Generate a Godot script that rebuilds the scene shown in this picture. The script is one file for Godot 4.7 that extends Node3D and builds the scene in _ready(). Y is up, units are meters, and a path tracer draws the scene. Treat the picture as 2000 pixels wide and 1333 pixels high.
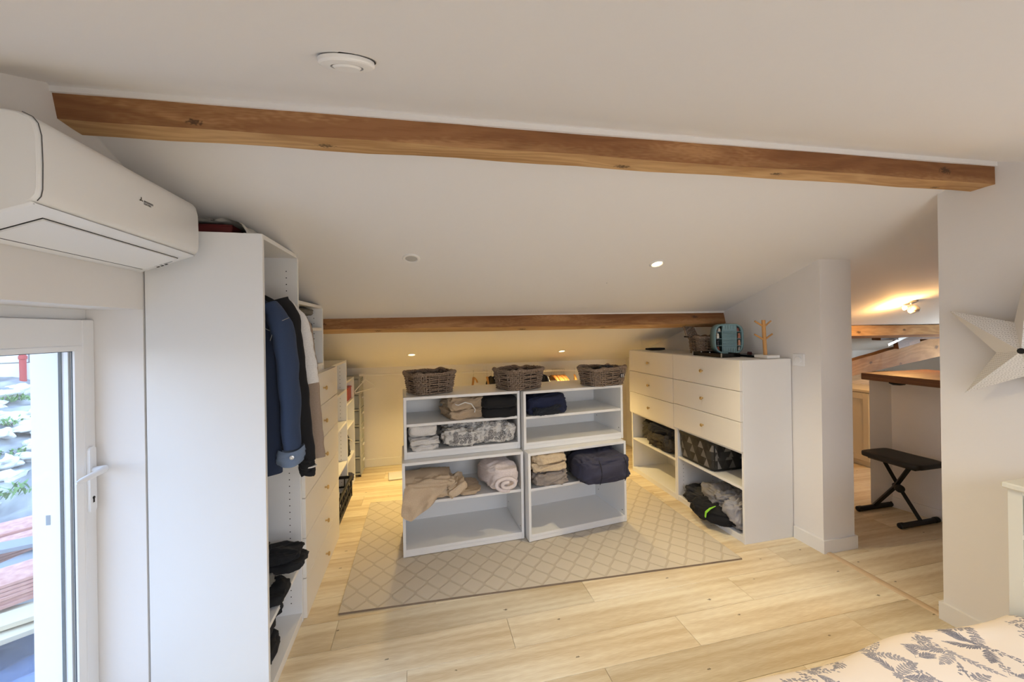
extends Node3D

var M := {}
var taken := {}
var rng := RandomNumberGenerator.new()
var rug_height: ImageTexture
var fn := FastNoiseLite.new()


func _ready() -> void:
	rng.seed = 7
	fn.seed = 3
	fn.frequency = 1.0
	fn.noise_type = FastNoiseLite.TYPE_SIMPLEX_SMOOTH
	fn.fractal_type = FastNoiseLite.FRACTAL_NONE
	# ---------------------------------------------------------------- camera
	var cam := Camera3D.new()
	cam.name = "camera"
	cam.near = 0.02
	cam.projection = Camera3D.PROJECTION_FRUSTUM
	cam.size = 2.0 * 0.02 * 666.5 / 770.0
	cam.frustum_offset = Vector2(0, -0.02 * 24.3 / 770.0)
	cam.far = 60.0
	cam.transform = Transform3D(Basis(Vector3(0.97420, -0.01550, 0.22516), Vector3(0.01510, 0.99988, 0.00349), Vector3(-0.22518, -0.00010, 0.97432)).orthonormalized(), Vector3(0, 1.434, 0))
	cam.current = true
	add_child(cam)
	# ---------------------------------------------------------------- sky and exposure
	var we := WorldEnvironment.new()
	we.name = "world_environment"
	var env := Environment.new()
	var sm := ProceduralSkyMaterial.new()
	sm.sky_top_color = Color(0.62, 0.76, 0.95)
	sm.sky_horizon_color = Color(0.92, 0.95, 1.0)
	sm.ground_bottom_color = Color(0.5, 0.5, 0.5)
	sm.ground_horizon_color = Color(0.8, 0.82, 0.85)
	sm.energy_multiplier = 5.0
	var sky := Sky.new()
	sky.sky_material = sm
	env.background_mode = Environment.BG_SKY
	env.sky = sky
	env.ambient_light_source = Environment.AMBIENT_SOURCE_SKY
	env.tonemap_mode = Environment.TONE_MAPPER_LINEAR
	env.tonemap_exposure = 1.09
	env.sdfgi_enabled = true
	env.ssao_enabled = true
	env.ssil_enabled = true
	we.environment = env
	add_child(we)
	# fill added at unseen roof and front windows; daylight through the side room's window
	area("added_skylight_fill", Vector3(1.0, 1.74, 0.62), Vector3(0, -0.93, -0.36), Vector2(1.5, 1.0), Color(0.985, 0.985, 1.0), 3.3)
	area("added_front_fill", Vector3(0.9, 0.62, 1.85), Vector3(0, 0.1, -1), Vector2(2.2, 0.6), Color(1.0, 0.975, 0.935), 1.8)
	area("side_room_daylight", Vector3(6.5, 0.85, -2.75), Vector3(-1, 0.1, -0.15), Vector2(1.0, 0.5), Color(0.9, 0.96, 1.0), 1.8)

	make_materials()
	build_structure()
	build_door()
	build_outside()
	build_closets()
	build_island()
	build_clothes()
	build_rug_bed_dresser()
	build_things()
	build_side_room()


func area(called: String, at: Vector3, dir: Vector3, size: Vector2, col: Color, energy: float) -> void:
	var a := AreaLight3D.new()
	a.name = called
	a.area_size = size
	a.light_color = col
	a.light_energy = energy
	a.area_range = 12.0
	a.shadow_enabled = true
	add_child(a)
	a.look_at_from_position(at, at + dir, Vector3.UP if absf(dir.normalized().y) < 0.98 else Vector3.FORWARD)


# ==================================================================== helpers
func numbered(called: String) -> String:
	var n: int = taken.get(called, 0)
	taken[called] = n + 1
	return called if n == 0 else "%s_%03d" % [called, n]


func thing(called: String, label: String, category: String, at := Vector3.ZERO, turn := 0.0, group := "") -> Node3D:
	var o := Node3D.new()
	o.name = numbered(called)
	add_child(o)
	o.position = at
	o.rotation.y = turn
	tag(o, label, category, group)
	return o


func tag(o: Node, label: String, category: String, group := "") -> Node:
	o.set_meta("label", label)
	o.set_meta("category", category)
	if group:
		o.set_meta("group", group)
	return o


func dup(src: Node3D, called: String, label: String, at: Vector3, turn := 0.0, group := "") -> Node3D:
	var c: Node3D = src.duplicate()
	c.name = numbered(called)
	add_child(c)
	c.position = at
	c.rotation.y = turn
	c.set_meta("label", label)
	if group:
		c.set_meta("group", group)
	return c


func begin() -> SurfaceTool:
	var st := SurfaceTool.new()
	st.begin(Mesh.PRIMITIVE_TRIANGLES)
	return st


func obj(called: String, st: SurfaceTool, m: Material, parent: Node = null) -> MeshInstance3D:
	st.generate_normals()
	st.set_material(m)
	var o := MeshInstance3D.new()
	o.mesh = st.commit()
	put(o, called, parent)
	return o


func obj2(called: String, st: SurfaceTool, m: Material, st2: SurfaceTool, m2: Material, parent: Node = null) -> MeshInstance3D:
	st.generate_normals()
	st.set_material(m)
	var me := st.commit()
	st2.generate_normals()
	st2.set_material(m2)
	st2.commit(me)
	var o := MeshInstance3D.new()
	o.mesh = me
	put(o, called, parent)
	return o


func put(o: Node, called: String, parent: Node) -> void:
	if parent == null:
		o.name = numbered(called)
		add_child(o)
	else:
		o.name = called
		parent.add_child(o, true)


func inst(called: String, me: Mesh, m: Material, at: Transform3D, parent: Node) -> MeshInstance3D:
	var o := MeshInstance3D.new()
	o.mesh = me
	o.material_override = null
	if m:
		o.set_surface_override_material(0, m)
	o.transform = at
	put(o, called, parent)
	return o


func struct(called: String, st: SurfaceTool, m: Material, label := "", category := "", parent: Node = null) -> MeshInstance3D:
	var o := obj(called, st, m, parent)
	if parent == null:
		o.set_meta("kind", "structure")
		tag(o, label, category)
	return o


func vtx(st: SurfaceTool, p: Vector3, uv: Vector2) -> void:
	st.set_uv(uv)
	st.add_vertex(p)


func tri(st: SurfaceTool, a: Vector3, b: Vector3, c: Vector3, ua := Vector2.ZERO, ub := Vector2.ZERO, uc := Vector2.ZERO) -> void:
	vtx(st, a, ua)
	vtx(st, c, uc)
	vtx(st, b, ub)


func quad(st: SurfaceTool, a: Vector3, b: Vector3, c: Vector3, d: Vector3, uvs := []) -> void:
	# counter-clockwise seen from outside
	var u: Array = uvs if uvs.size() == 4 else [Vector2(0, 0), Vector2(1, 0), Vector2(1, 1), Vector2(0, 1)]
	tri(st, a, b, c, u[0], u[1], u[2])
	tri(st, a, c, d, u[0], u[2], u[3])


func box(st: SurfaceTool, c: Vector3, s: Vector3, ch := 0.0, b := Basis.IDENTITY) -> void:
	st.set_smooth_group(-1)
	var h := s * 0.5
	ch = minf(ch, minf(h.x, minf(h.y, h.z)) * 0.9)
	var f := func(sx: int, sy: int, sz: int, ax: int) -> Vector3:
		var v := Vector3(sx * h.x, sy * h.y, sz * h.z)
		for i in 3:
			if i != ax:
				v[i] -= signf(v[i]) * ch
		return c + b * v
	for ax in 3:
		var u := (ax + 1) % 3
		var w := (ax + 2) % 3
		for sg in [-1, 1]:
			var p := []
			var q := []
			for k in [[-1, -1], [1, -1], [1, 1], [-1, 1]]:
				var sv := [0, 0, 0]
				sv[ax] = sg
				sv[u] = k[0]
				sv[w] = k[1]
				p.append(f.call(sv[0], sv[1], sv[2], ax))
				q.append(Vector2(sv[0] * h.x + sv[2] * h.z * (1.0 if ax == 0 else 0.0), sv[1] * h.y if ax != 1 else sv[2] * h.z))
			if sg > 0:
				quad(st, p[0], p[1], p[2], p[3], q)
			else:
				quad(st, p[3], p[2], p[1], p[0], [q[3], q[2], q[1], q[0]])
	if ch <= 0.0:
		return
	for ax in 3:
		var u := (ax + 1) % 3
		var w := (ax + 2) % 3
		for su in [-1, 1]:
			for sw in [-1, 1]:
				var e := []
				for k in [[-1, u], [1, u], [1, w], [-1, w]]:
					var sv := [0, 0, 0]
					sv[ax] = k[0]
					sv[u] = su
					sv[w] = sw
					e.append(f.call(sv[0], sv[1], sv[2], k[1]))
				if su * sw > 0:
					quad(st, e[0], e[3], e[2], e[1])
				else:
					quad(st, e[0], e[1], e[2], e[3])
	for sx in [-1, 1]:
		for sy in [-1, 1]:
			for sz in [-1, 1]:
				var a: Vector3 = f.call(sx, sy, sz, 0)
				var b2: Vector3 = f.call(sx, sy, sz, 1)
				var c2: Vector3 = f.call(sx, sy, sz, 2)
				if sx * sy * sz > 0:
					tri(st, a, b2, c2)
				else:
					tri(st, a, c2, b2)


func minmax(st: SurfaceTool, a: Vector3, b: Vector3, ch := 0.0) -> void:
	box(st, (a + b) * 0.5, (b - a).abs(), ch)


func grid(st: SurfaceTool, nu: int, nv: int, f: Callable, flip := false, uvs := Vector2.ONE) -> void:
	# f(u, v) with u, v in 0..1; counter-clockwise when u x v points outwards
	st.set_smooth_group(1)
	var p := []
	for j in nv + 1:
		var row := PackedVector3Array()
		for i in nu + 1:
			row.append(f.call(float(i) / nu, float(j) / nv))
		p.append(row)
	for j in nv:
		for i in nu:
			var q := [Vector2(float(i) / nu, float(j) / nv) * uvs, Vector2(float(i + 1) / nu, float(j) / nv) * uvs, Vector2(float(i + 1) / nu, float(j + 1) / nv) * uvs, Vector2(float(i) / nu, float(j + 1) / nv) * uvs]
			if flip:
				quad(st, p[j][i], p[j + 1][i], p[j + 1][i + 1], p[j][i + 1], [q[0], q[3], q[2], q[1]])
			else:
				quad(st, p[j][i], p[j][i + 1], p[j + 1][i + 1], p[j + 1][i], q)


func tube(st: SurfaceTool, pts: Array, r0, sides := 8, squash := 1.0, caps := true, sg := 1) -> void:
	# r0: a radius or an array of radii; squash flattens along the second cross axis
	var n := pts.size()
	var rings := []
	var up := Vector3.UP
	var prev := Vector3.ZERO
	for i in n:
		var d: Vector3 = (pts[mini(i + 1, n - 1)] - pts[maxi(i - 1, 0)]).normalized()
		var side: Vector3
		if i == 0:
			side = d.cross(Vector3.UP if absf(d.y) < 0.9 else Vector3.BACK).normalized()
		else:
			side = (prev - d * prev.dot(d)).normalized()
		prev = side
		up = side.cross(d).normalized()
		var r: float = r0[i] if r0 is Array else r0
		var ring := PackedVector3Array()
		for k in sides + 1:
			var a := TAU * (k % sides) / sides
			ring.append(pts[i] + side * cos(a) * r + up * sin(a) * r * squash)
		rings.append(ring)
	st.set_smooth_group(sg)
	for i in n - 1:
		for k in sides:
			quad(st, rings[i][k], rings[i][k + 1], rings[i + 1][k + 1], rings[i + 1][k], [Vector2(float(k) / sides, float(i) / n), Vector2(float(k + 1) / sides, float(i) / n), Vector2(float(k + 1) / sides, float(i + 1) / n), Vector2(float(k) / sides, float(i + 1) / n)])
	if caps:
		st.set_smooth_group(-1)
		for k in sides:
			tri(st, pts[0], rings[0][k + 1], rings[0][k])
			tri(st, pts[n - 1], rings[n - 1][k], rings[n - 1][k + 1])


func lathe(st: SurfaceTool, prof: Array, at: Vector3, axis: Vector3, n := 20) -> void:
	# prof: Vector2(radius, along the axis), from one end to the other
	var w := axis.normalized()
	var u := w.cross(Vector3.UP if absf(w.y) < 0.9 else Vector3.RIGHT).normalized()
	var v := w.cross(u)
	for j in prof.size() - 1:
		st.set_smooth_group(10 + j)
		for k in n:
			var a := TAU * k / n
			var b := TAU * (k + 1) / n
			var da := u * cos(a) + v * sin(a)
			var db := u * cos(b) + v * sin(b)
			var p0: Vector2 = prof[j]
			var p1: Vector2 = prof[j + 1]
			quad(st, at + da * p0.x + w * p0.y, at + db * p0.x + w * p0.y, at + db * p1.x + w * p1.y, at + da * p1.x + w * p1.y)


func prism(st: SurfaceTool, poly: PackedVector2Array, f: Callable, t0: float, t1: float) -> void:
	# poly counter-clockwise; f(Vector2, t) -> Vector3; sides flat
	st.set_smooth_group(-1)
	var n := poly.size()
	var idx := Geometry2D.triangulate_polygon(poly)
	for i in range(0, idx.size(), 3):
		var a: Vector2 = poly[idx[i]]
		var b: Vector2 = poly[idx[i + 1]]
		var c: Vector2 = poly[idx[i + 2]]
		if (b - a).cross(c - a) < 0:
			var tmp := b
			b = c
			c = tmp
		tri(st, f.call(a, t1), f.call(b, t1), f.call(c, t1), a, b, c)
		tri(st, f.call(a, t0), f.call(c, t0), f.call(b, t0), a, c, b)
	for i in n:
		var a: Vector2 = poly[i]
		var b: Vector2 = poly[(i + 1) % n]
		quad(st, f.call(a, t0), f.call(b, t0), f.call(b, t1), f.call(a, t1))


func spow(x: float, e: float) -> float:
	return signf(x) * pow(absf(x), e)


func soft(st: SurfaceTool, c: Vector3, s: Vector3, sd: int, amp := 0.012, freq := 9.0, layers := 0, e := 0.35, nu := 84, nv := 54, stretch := Vector3(0.6, 1.6, 1.0), b := Basis.IDENTITY, uvs := Vector2.ONE) -> void:
	# soft pressed cloth: a rounded box with creases; layers > 0 adds horizontal fold grooves
	var h := s * 0.5
	var off := Vector3(sd * 3.7, sd * 1.3, sd * 7.1)
	var f := func(u: float, v: float) -> Vector3:
		var th := TAU * u
		var ph := PI * (v - 0.5)
		var cp := spow(cos(ph), e)
		var p := Vector3(cp * spow(cos(th), e), spow(sin(ph), e), -cp * spow(sin(th), e))
		if v == 0.0 or v == 1.0:
			p = Vector3(0, -1.0 if v == 0.0 else 1.0, 0)
		var w := p * h
		var q := w * freq * stretch + off
		q += Vector3(fn.get_noise_3dv(q * 0.6), fn.get_noise_3dv(q * 0.6 + Vector3(5, 0, 0)), 0) * 0.5
		var r := 1.0 - absf(fn.get_noise_3dv(q)) * 2.6
		var ra := 1.0 - absf(fn.get_noise_3dv(q * 2.1 + Vector3(3, 1, 8))) * 2.6
		var rb := fn.get_noise_3dv(q * 4.6)
		var r2 := fn.get_noise_3dv(q * 0.42 + Vector3(9, 4, 2))
		var out := p.normalized()
		var dn := amp * (r * 0.5 + ra * 0.28 + rb * 0.12 + r2 * 1.0 - 0.75)
		if layers > 0:
			var t := fposmod((w.y / s.y + 0.5) * layers + 0.25 * fn.get_noise_2d(w.x * 4.0 + sd, w.z * 4.0), 1.0)
			dn -= s.y / layers * 0.42 * (1.0 - sqrt(maxf(0.0, 1.0 - pow(2.0 * t - 1.0, 2)))) * (1.0 - absf(p.y) * 0.3)
		if p.y < -0.9:
			dn = minf(dn, 0.0) * 0.2
		return c + b * (w + out * dn)
	grid(st, nu, nv, f, false, uvs)


func mat(col: Color, rough := 0.6, metal := 0.0) -> StandardMaterial3D:
	var m := StandardMaterial3D.new()
	m.albedo_color = col
	m.roughness = rough
	m.metallic = metal
	return m


func cloth(col: Color, weave := 500.0) -> StandardMaterial3D:
	var m := mat(col, 0.92)
	m.rim_enabled = true
	m.rim = 0.25
	m.rim_tint = 0.6
	m.detail_enabled = true
	m.detail_blend_mode = BaseMaterial3D.BLEND_MODE_MUL
	m.detail_albedo = M.cloth_tex
	m.uv1_triplanar = true
	m.detail_uv_layer = BaseMaterial3D.DETAIL_UV_1
	m.uv1_scale = Vector3.ONE * weave / 80.0
	return m


func noise_tex(freq: float, lo: Color, hi: Color, size := 256, oct := 4, sd := 1) -> NoiseTexture2D:
	var t := NoiseTexture2D.new()
	var n := FastNoiseLite.new()
	n.seed = sd
	n.frequency = freq
	n.fractal_octaves = oct
	t.noise = n
	t.width = size
	t.height = size
	t.seamless = true
	var g := Gradient.new()
	g.set_color(0, lo)
	g.set_color(1, hi)
	t.color_ramp = g
	return t


func tex_mat(t: Texture2D, rough: float) -> StandardMaterial3D:
	var m := mat(Color.WHITE, rough)
	m.albedo_texture = t
	return m


func wood_image(w: int, h: int, mx: float, my: float, light: Color, dark: Color, sd: int, knots: Array, contrast := 1.0, stain := 0.0, stain_col := Color.BLACK, rings := 0.30) -> ImageTexture:
	# grain along u; mx, my: metres covered by the picture
	var im := Image.create(w, h, false, Image.FORMAT_RGB8)
	var o := sd * 13.0
	for j in h:
		var y := float(j) / h * my
		for i in w:
			var x := float(i) / w * mx
			var yy := y
			var kd := 0.0
			for k in knots:
				var dx: float = (x - k.x) / 2.2
				var dy: float = y - k.y
				var d := sqrt(dx * dx + dy * dy)
				yy += signf(dy) * k.z * 0.9 * exp(-d * d / (k.z * k.z * 4.0))
				kd = maxf(kd, 1.0 - smoothstep(k.z * 0.35, k.z, d + k.z * 0.5 * fn.get_noise_2d(x * 90.0, y * 160.0)))
			var warp := fn.get_noise_2d(x * 1.1 + o, yy * 7.0)
			var ring := 0.5 + 0.5 * sin((yy * 95.0 + warp * 9.0 + fn.get_noise_2d(x * 4.0, yy * 30.0 + o) * 1.4))
			var fib := fn.get_noise_2d(x * 14.0 + o, y * 420.0)
			var broad := fn.get_noise_2d(x * 0.9 - o, y * 5.0)
			var t := clampf(0.45 + contrast * (rings * (ring - 0.5) + (0.34 - rings * 0.6) * fib + 0.40 * broad + (0.30 - rings) * 1.3 * fn.get_noise_2d(x * 0.7 + o, y * 26.0)), 0.0, 1.0)
			var c := light.lerp(dark, t)
			if stain > 0.0:
				var sn := fn.get_noise_2d(x * 1.3 + o, y * 12.0) + 0.35 * fn.get_noise_2d(x * 26.0, y * 110.0 + o)
				c = c.lerp(stain_col, stain * smoothstep(-0.35, 0.45, sn + (0.55 - y / my) * 0.9))
			c = c.lerp(dark.darkened(0.5), kd * 0.75)
			im.set_pixel(i, j, c)
	return ImageTexture.create_from_image(im)


func join(called: String, st: SurfaceTool, m: Material, owner_thing: Node3D) -> MeshInstance3D:
	# a part built in room coordinates, hung under its thing
	var o := obj(called, st, m, owner_thing)
	o.transform = owner_thing.transform.affine_inverse()
	return o


# ==================================================================== materials
func make_materials() -> void:
	M.cloth_tex = noise_tex(0.09, Color(0.88, 0.88, 0.88), Color(1, 1, 1), 256, 3, 5)
	var paint := mat(Color(0.93, 0.915, 0.90), 0.85)
	paint.heightmap_enabled = true
	paint.heightmap_texture = noise_tex(0.05, Color.BLACK, Color.WHITE, 256, 4, 11)
	paint.heightmap_scale = 0.05
	paint.uv1_triplanar = true
	paint.uv1_world_triplanar = true
	paint.uv1_scale = Vector3.ONE * 1.3
	M.paint = paint
	M.trim = mat(Color(0.93, 0.92, 0.905), 0.5)
	M.melamine = mat(Color(0.93, 0.925, 0.915), 0.38)
	M.front = mat(Color(0.93, 0.91, 0.875), 0.45)
	M.pvc = mat(Color(0.94, 0.94, 0.94), 0.3)
	M.plastic = mat(Color(0.94, 0.935, 0.925), 0.3)
	M.gap = mat(Color(0.12, 0.12, 0.12), 0.8)
	M.hole = mat(Color(0.13, 0.11, 0.10), 0.9)
	M.brass = mat(Color(0.82, 0.70, 0.48), 0.32, 0.75)
	M.steel = mat(Color(0.75, 0.75, 0.75), 0.3, 0.9)
	M.black = mat(Color(0.06, 0.06, 0.065), 0.55)
	M.black_gloss = mat(Color(0.03, 0.03, 0.035), 0.15)
	M.hookwood = mat(Color(0.80, 0.60, 0.36), 0.55)
	M.grout = mat(Color(0.45, 0.36, 0.25), 0.9)
	# floor boards: five tones of one oak laminate
	var oak := wood_image(1024, 400, 1.6, 0.4, Color(0.955, 0.91, 0.81), Color(0.81, 0.72, 0.575), 2, [Vector3(0.31, 0.07, 0.0045), Vector3(1.12, 0.13, 0.006), Vector3(0.72, 0.31, 0.005), Vector3(1.38, 0.29, 0.004), Vector3(0.2, 0.25, 0.0035)], 0.95, 0.0, Color.BLACK, 0.10)
	M.oak = []
	for k in 10:
		var m := tex_mat(oak, 0.42)
		var tone: float = [1.0, 0.96, 1.03, 0.93, 0.985][k % 5]
		m.metallic_specular = 0.35
		m.albedo_color = Color(minf(1, tone), minf(1, tone * 0.995), minf(1, tone * 0.98))
		m.uv1_scale = Vector3(1 / 1.6, 1 / 0.4, 1)
		m.uv1_offset = Vector3([0.0, 0.08, 0.15, 0.19, 0.04][k % 5], 0.5 if k >= 5 else 0.0, 0)
		M.oak.append(m)
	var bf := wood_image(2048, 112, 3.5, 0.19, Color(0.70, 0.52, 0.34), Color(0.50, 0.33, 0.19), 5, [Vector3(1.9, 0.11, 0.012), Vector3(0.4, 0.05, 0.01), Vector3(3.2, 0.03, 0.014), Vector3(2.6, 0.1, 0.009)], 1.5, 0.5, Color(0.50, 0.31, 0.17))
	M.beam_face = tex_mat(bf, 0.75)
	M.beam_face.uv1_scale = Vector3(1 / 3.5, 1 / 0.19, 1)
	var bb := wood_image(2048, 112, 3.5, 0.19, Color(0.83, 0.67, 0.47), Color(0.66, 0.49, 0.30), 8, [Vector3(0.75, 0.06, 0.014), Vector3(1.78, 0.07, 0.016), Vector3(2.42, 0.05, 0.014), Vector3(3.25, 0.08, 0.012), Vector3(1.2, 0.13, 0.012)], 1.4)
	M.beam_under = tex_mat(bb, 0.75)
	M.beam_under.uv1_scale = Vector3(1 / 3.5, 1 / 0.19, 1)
	M.strut_wood = M.beam_under.duplicate()
	M.strut_wood.albedo_color = Color(0.86, 0.80, 0.72)
	M.counter_wood = tex_mat(bf, 0.5)
	M.counter_wood.albedo_color = Color(0.78, 0.74, 0.68)
	M.counter_wood.uv1_scale = Vector3(1 / 3.5, 1 / 0.19, 1)
	M.denim = cloth(Color(0.155, 0.20, 0.29), 900)
	M.denim_light = cloth(Color(0.44, 0.50, 0.59), 900)
	M.denim_mid = cloth(Color(0.20, 0.265, 0.385), 900)
	M.stitch = mat(Color(0.62, 0.62, 0.60), 0.8)
	M.black_cloth = cloth(Color(0.085, 0.085, 0.10))
	M.black_denim = cloth(Color(0.095, 0.10, 0.115), 900)
	M.white_cloth = cloth(Color(0.93, 0.915, 0.90))
	M.taupe = cloth(Color(0.66, 0.58, 0.51))
	M.khaki = cloth(Color(0.45, 0.44, 0.41))
	M.beige = cloth(Color(0.86, 0.765, 0.645))
	M.sand = cloth(Color(0.77, 0.68, 0.57))
	M.fleece = cloth(Color(0.86, 0.77, 0.64), 260)
	M.grey_fleece = cloth(Color(0.62, 0.575, 0.54), 260)
	M.pink = cloth(Color(0.94, 0.885, 0.865), 260)
	M.navy = cloth(Color(0.12, 0.15, 0.27))
	M.navy_quilt = cloth(Color(0.235, 0.235, 0.31))
	M.dark_heap = cloth(Color(0.25, 0.235, 0.215))
	M.grey_cloth = cloth(Color(0.60, 0.585, 0.585))
	M.charcoal = cloth(Color(0.20, 0.20, 0.215))
	M.neon = cloth(Color(0.62, 0.92, 0.25))
	M.red = mat(Color(0.72, 0.20, 0.13), 0.4)
	M.dark_red = mat(Color(0.34, 0.06, 0.07), 0.5)
	M.bag = mat(Color(0.78, 0.77, 0.74), 0.45)
	var wk := mat(Color(0.76, 0.665, 0.58), 0.7)
	wk.detail_enabled = true
	wk.detail_blend_mode = BaseMaterial3D.BLEND_MODE_MUL
	wk.detail_albedo = noise_tex(0.06, Color(0.42, 0.40, 0.38), Color(1.0, 1.0, 1.0), 256, 3, 21)
	wk.uv1_triplanar = true
	wk.uv1_scale = Vector3.ONE * 6.0
	M.wicker = wk
	M.wicker_dark = mat(Color(0.20, 0.165, 0.14), 0.9)
	M.bulb = mat(Color(1, 0.95, 0.85), 0.4)
	M.bulb.emission_enabled = true
	M.bulb.emission = Color(1.0, 0.90, 0.68)
	M.bulb.emission_energy_multiplier = 6.0
	M.bulb_off = mat(Color(0.75, 0.74, 0.72), 0.15)
	var gl := mat(Color(0.93, 0.98, 0.98, 0.04), 0.02)
	gl.transparency = BaseMaterial3D.TRANSPARENCY_ALPHA
	M.glass = gl
	var fr := mat(Color(0.80, 0.81, 0.78, 0.62), 0.5)
	fr.transparency = BaseMaterial3D.TRANSPARENCY_ALPHA
	M.frosted = fr
	M.paisley = tex_mat(paisley_texture(), 0.9)
	M.paisley.uv1_triplanar = true
	M.paisley.uv1_scale = Vector3.ONE * 4.2
	M.rug = tex_mat(rug_texture(), 0.95)
	M.rug.heightmap_enabled = true
	M.rug.heightmap_texture = rug_height
	M.rug.heightmap_scale = 0.22
	M.floral = tex_mat(floral_texture(), 0.9)
	M.triangles = tex_mat(triangle_texture(), 0.6)


func paisley_texture() -> ImageTexture:
	var s := 512
	var im := Image.create(s, s, false, Image.FORMAT_RGB8)
	im.fill(Color(0.86, 0.85, 0.83))
	var r := RandomNumberGenerator.new()
	r.seed = 5
	for n in 46:
		var cx := r.randf() * s
		var cy := r.randf() * s
		var rad := r.randf_range(22, 52)
		var tw := r.randf_range(-0.012, 0.012)
		var ph := r.randf() * TAU
		for j in range(-60, 61):
			for i in range(-60, 61):
				var d := sqrt(float(i * i + j * j))
				if d > rad:
					continue
				var a := atan2(j, i) + ph + d * tw * 3.0
				var shape := rad * (0.72 + 0.28 * cos(a))
				if d > shape:
					continue
				var k := d / shape
				var v := Color(0.17, 0.17, 0.20)
				if k > 0.86:
					v = Color(0.14, 0.14, 0.16)
				elif k > 0.66:
					v = Color(0.88, 0.87, 0.85) if sin(a * 14.0) > -0.2 else Color(0.2, 0.2, 0.22)
				elif k > 0.5:
					v = Color(0.22, 0.22, 0.27)
				elif k > 0.28:
					v = Color(0.80, 0.79, 0.78)
				im.set_pixel(posmod(int(cx) + i, s), posmod(int(cy) + j, s), v)
	return ImageTexture.create_from_image(im)


func rug_texture() -> ImageTexture:
	# one repeat of the woven trellis: 0.125 x 0.16 m
	var w := 250
	var h := 320
	var im := Image.create(w, h, false, Image.FORMAT_RGB8)
	var hm := Image.create(w, h, false, Image.FORMAT_RGB8)
	for j in h:
		for i in w:
			var x := float(i) / w
			var y := float(j) / h
			# two wavy verticals that meet and part
			var best := 1.0
			for k in range(-1, 3):
				for sgn in [-1.0, 1.0]:
					var tt := fposmod(y, 1.0)
					var tri_w := absf(tt * 2.0 - 1.0)
					tri_w = clampf((tri_w - 0.10) / 0.80, 0.0, 1.0)
					var xc: float = k * 1.0 + 0.5 * sgn * tri_w
					best = minf(best, absf(x - xc))
			var line := 1.0 - smoothstep(0.045, 0.075, best)
			var thread := 0.5 + 0.5 * sin(float(j) * 1.57) * sin(float(i) * 1.57)
			var n := 0.5 + 0.5 * fn.get_noise_2d(i * 0.5, j * 0.5)
			var c := Color(0.83, 0.785, 0.71).lerp(Color(0.775, 0.725, 0.645), line)
			c = c * (0.93 + 0.05 * thread + 0.05 * n)
			c.a = 1.0
			im.set_pixel(i, j, c)
			var hv := 0.85 * (1.0 - (1.0 - smoothstep(0.03, 0.10, best))) + 0.15 * thread
			hm.set_pixel(i, j, Color(hv, hv, hv))
	rug_height = ImageTexture.create_from_image(hm)
	return ImageTexture.create_from_image(im)


func leaf(im: Image, s: int, p: Vector2, ang: float, ln: float, wd: float, col: Color, bg: Color) -> void:
	var d := Vector2(cos(ang), sin(ang))
	var q := Vector2(-d.y, d.x)
	var steps := int(ln * 1.6)
	for i in steps:
		var t := float(i) / steps
		var half := wd * pow(sin(PI * pow(t, 0.8)), 0.8) * (0.82 + 0.18 * sin(t * 40.0))
		var m := int(half * 1.6) + 1
		for j in range(-m, m + 1):
			var y := float(j) / 1.6
			if absf(y) > half:
				continue
			var c := col
			if absf(y) < half - 1.0 and absf(y) > 0.7:
				var hatch := sin((t * ln * 0.9 - absf(y) * 0.9) * 1.5)
				c = col.lerp(bg, 0.70 if hatch > -0.1 else 0.15)
			var w := p + d * (t * ln) + q * y
			im.set_pixel(posmod(int(w.x), s), posmod(int(w.y), s), c)


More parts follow.
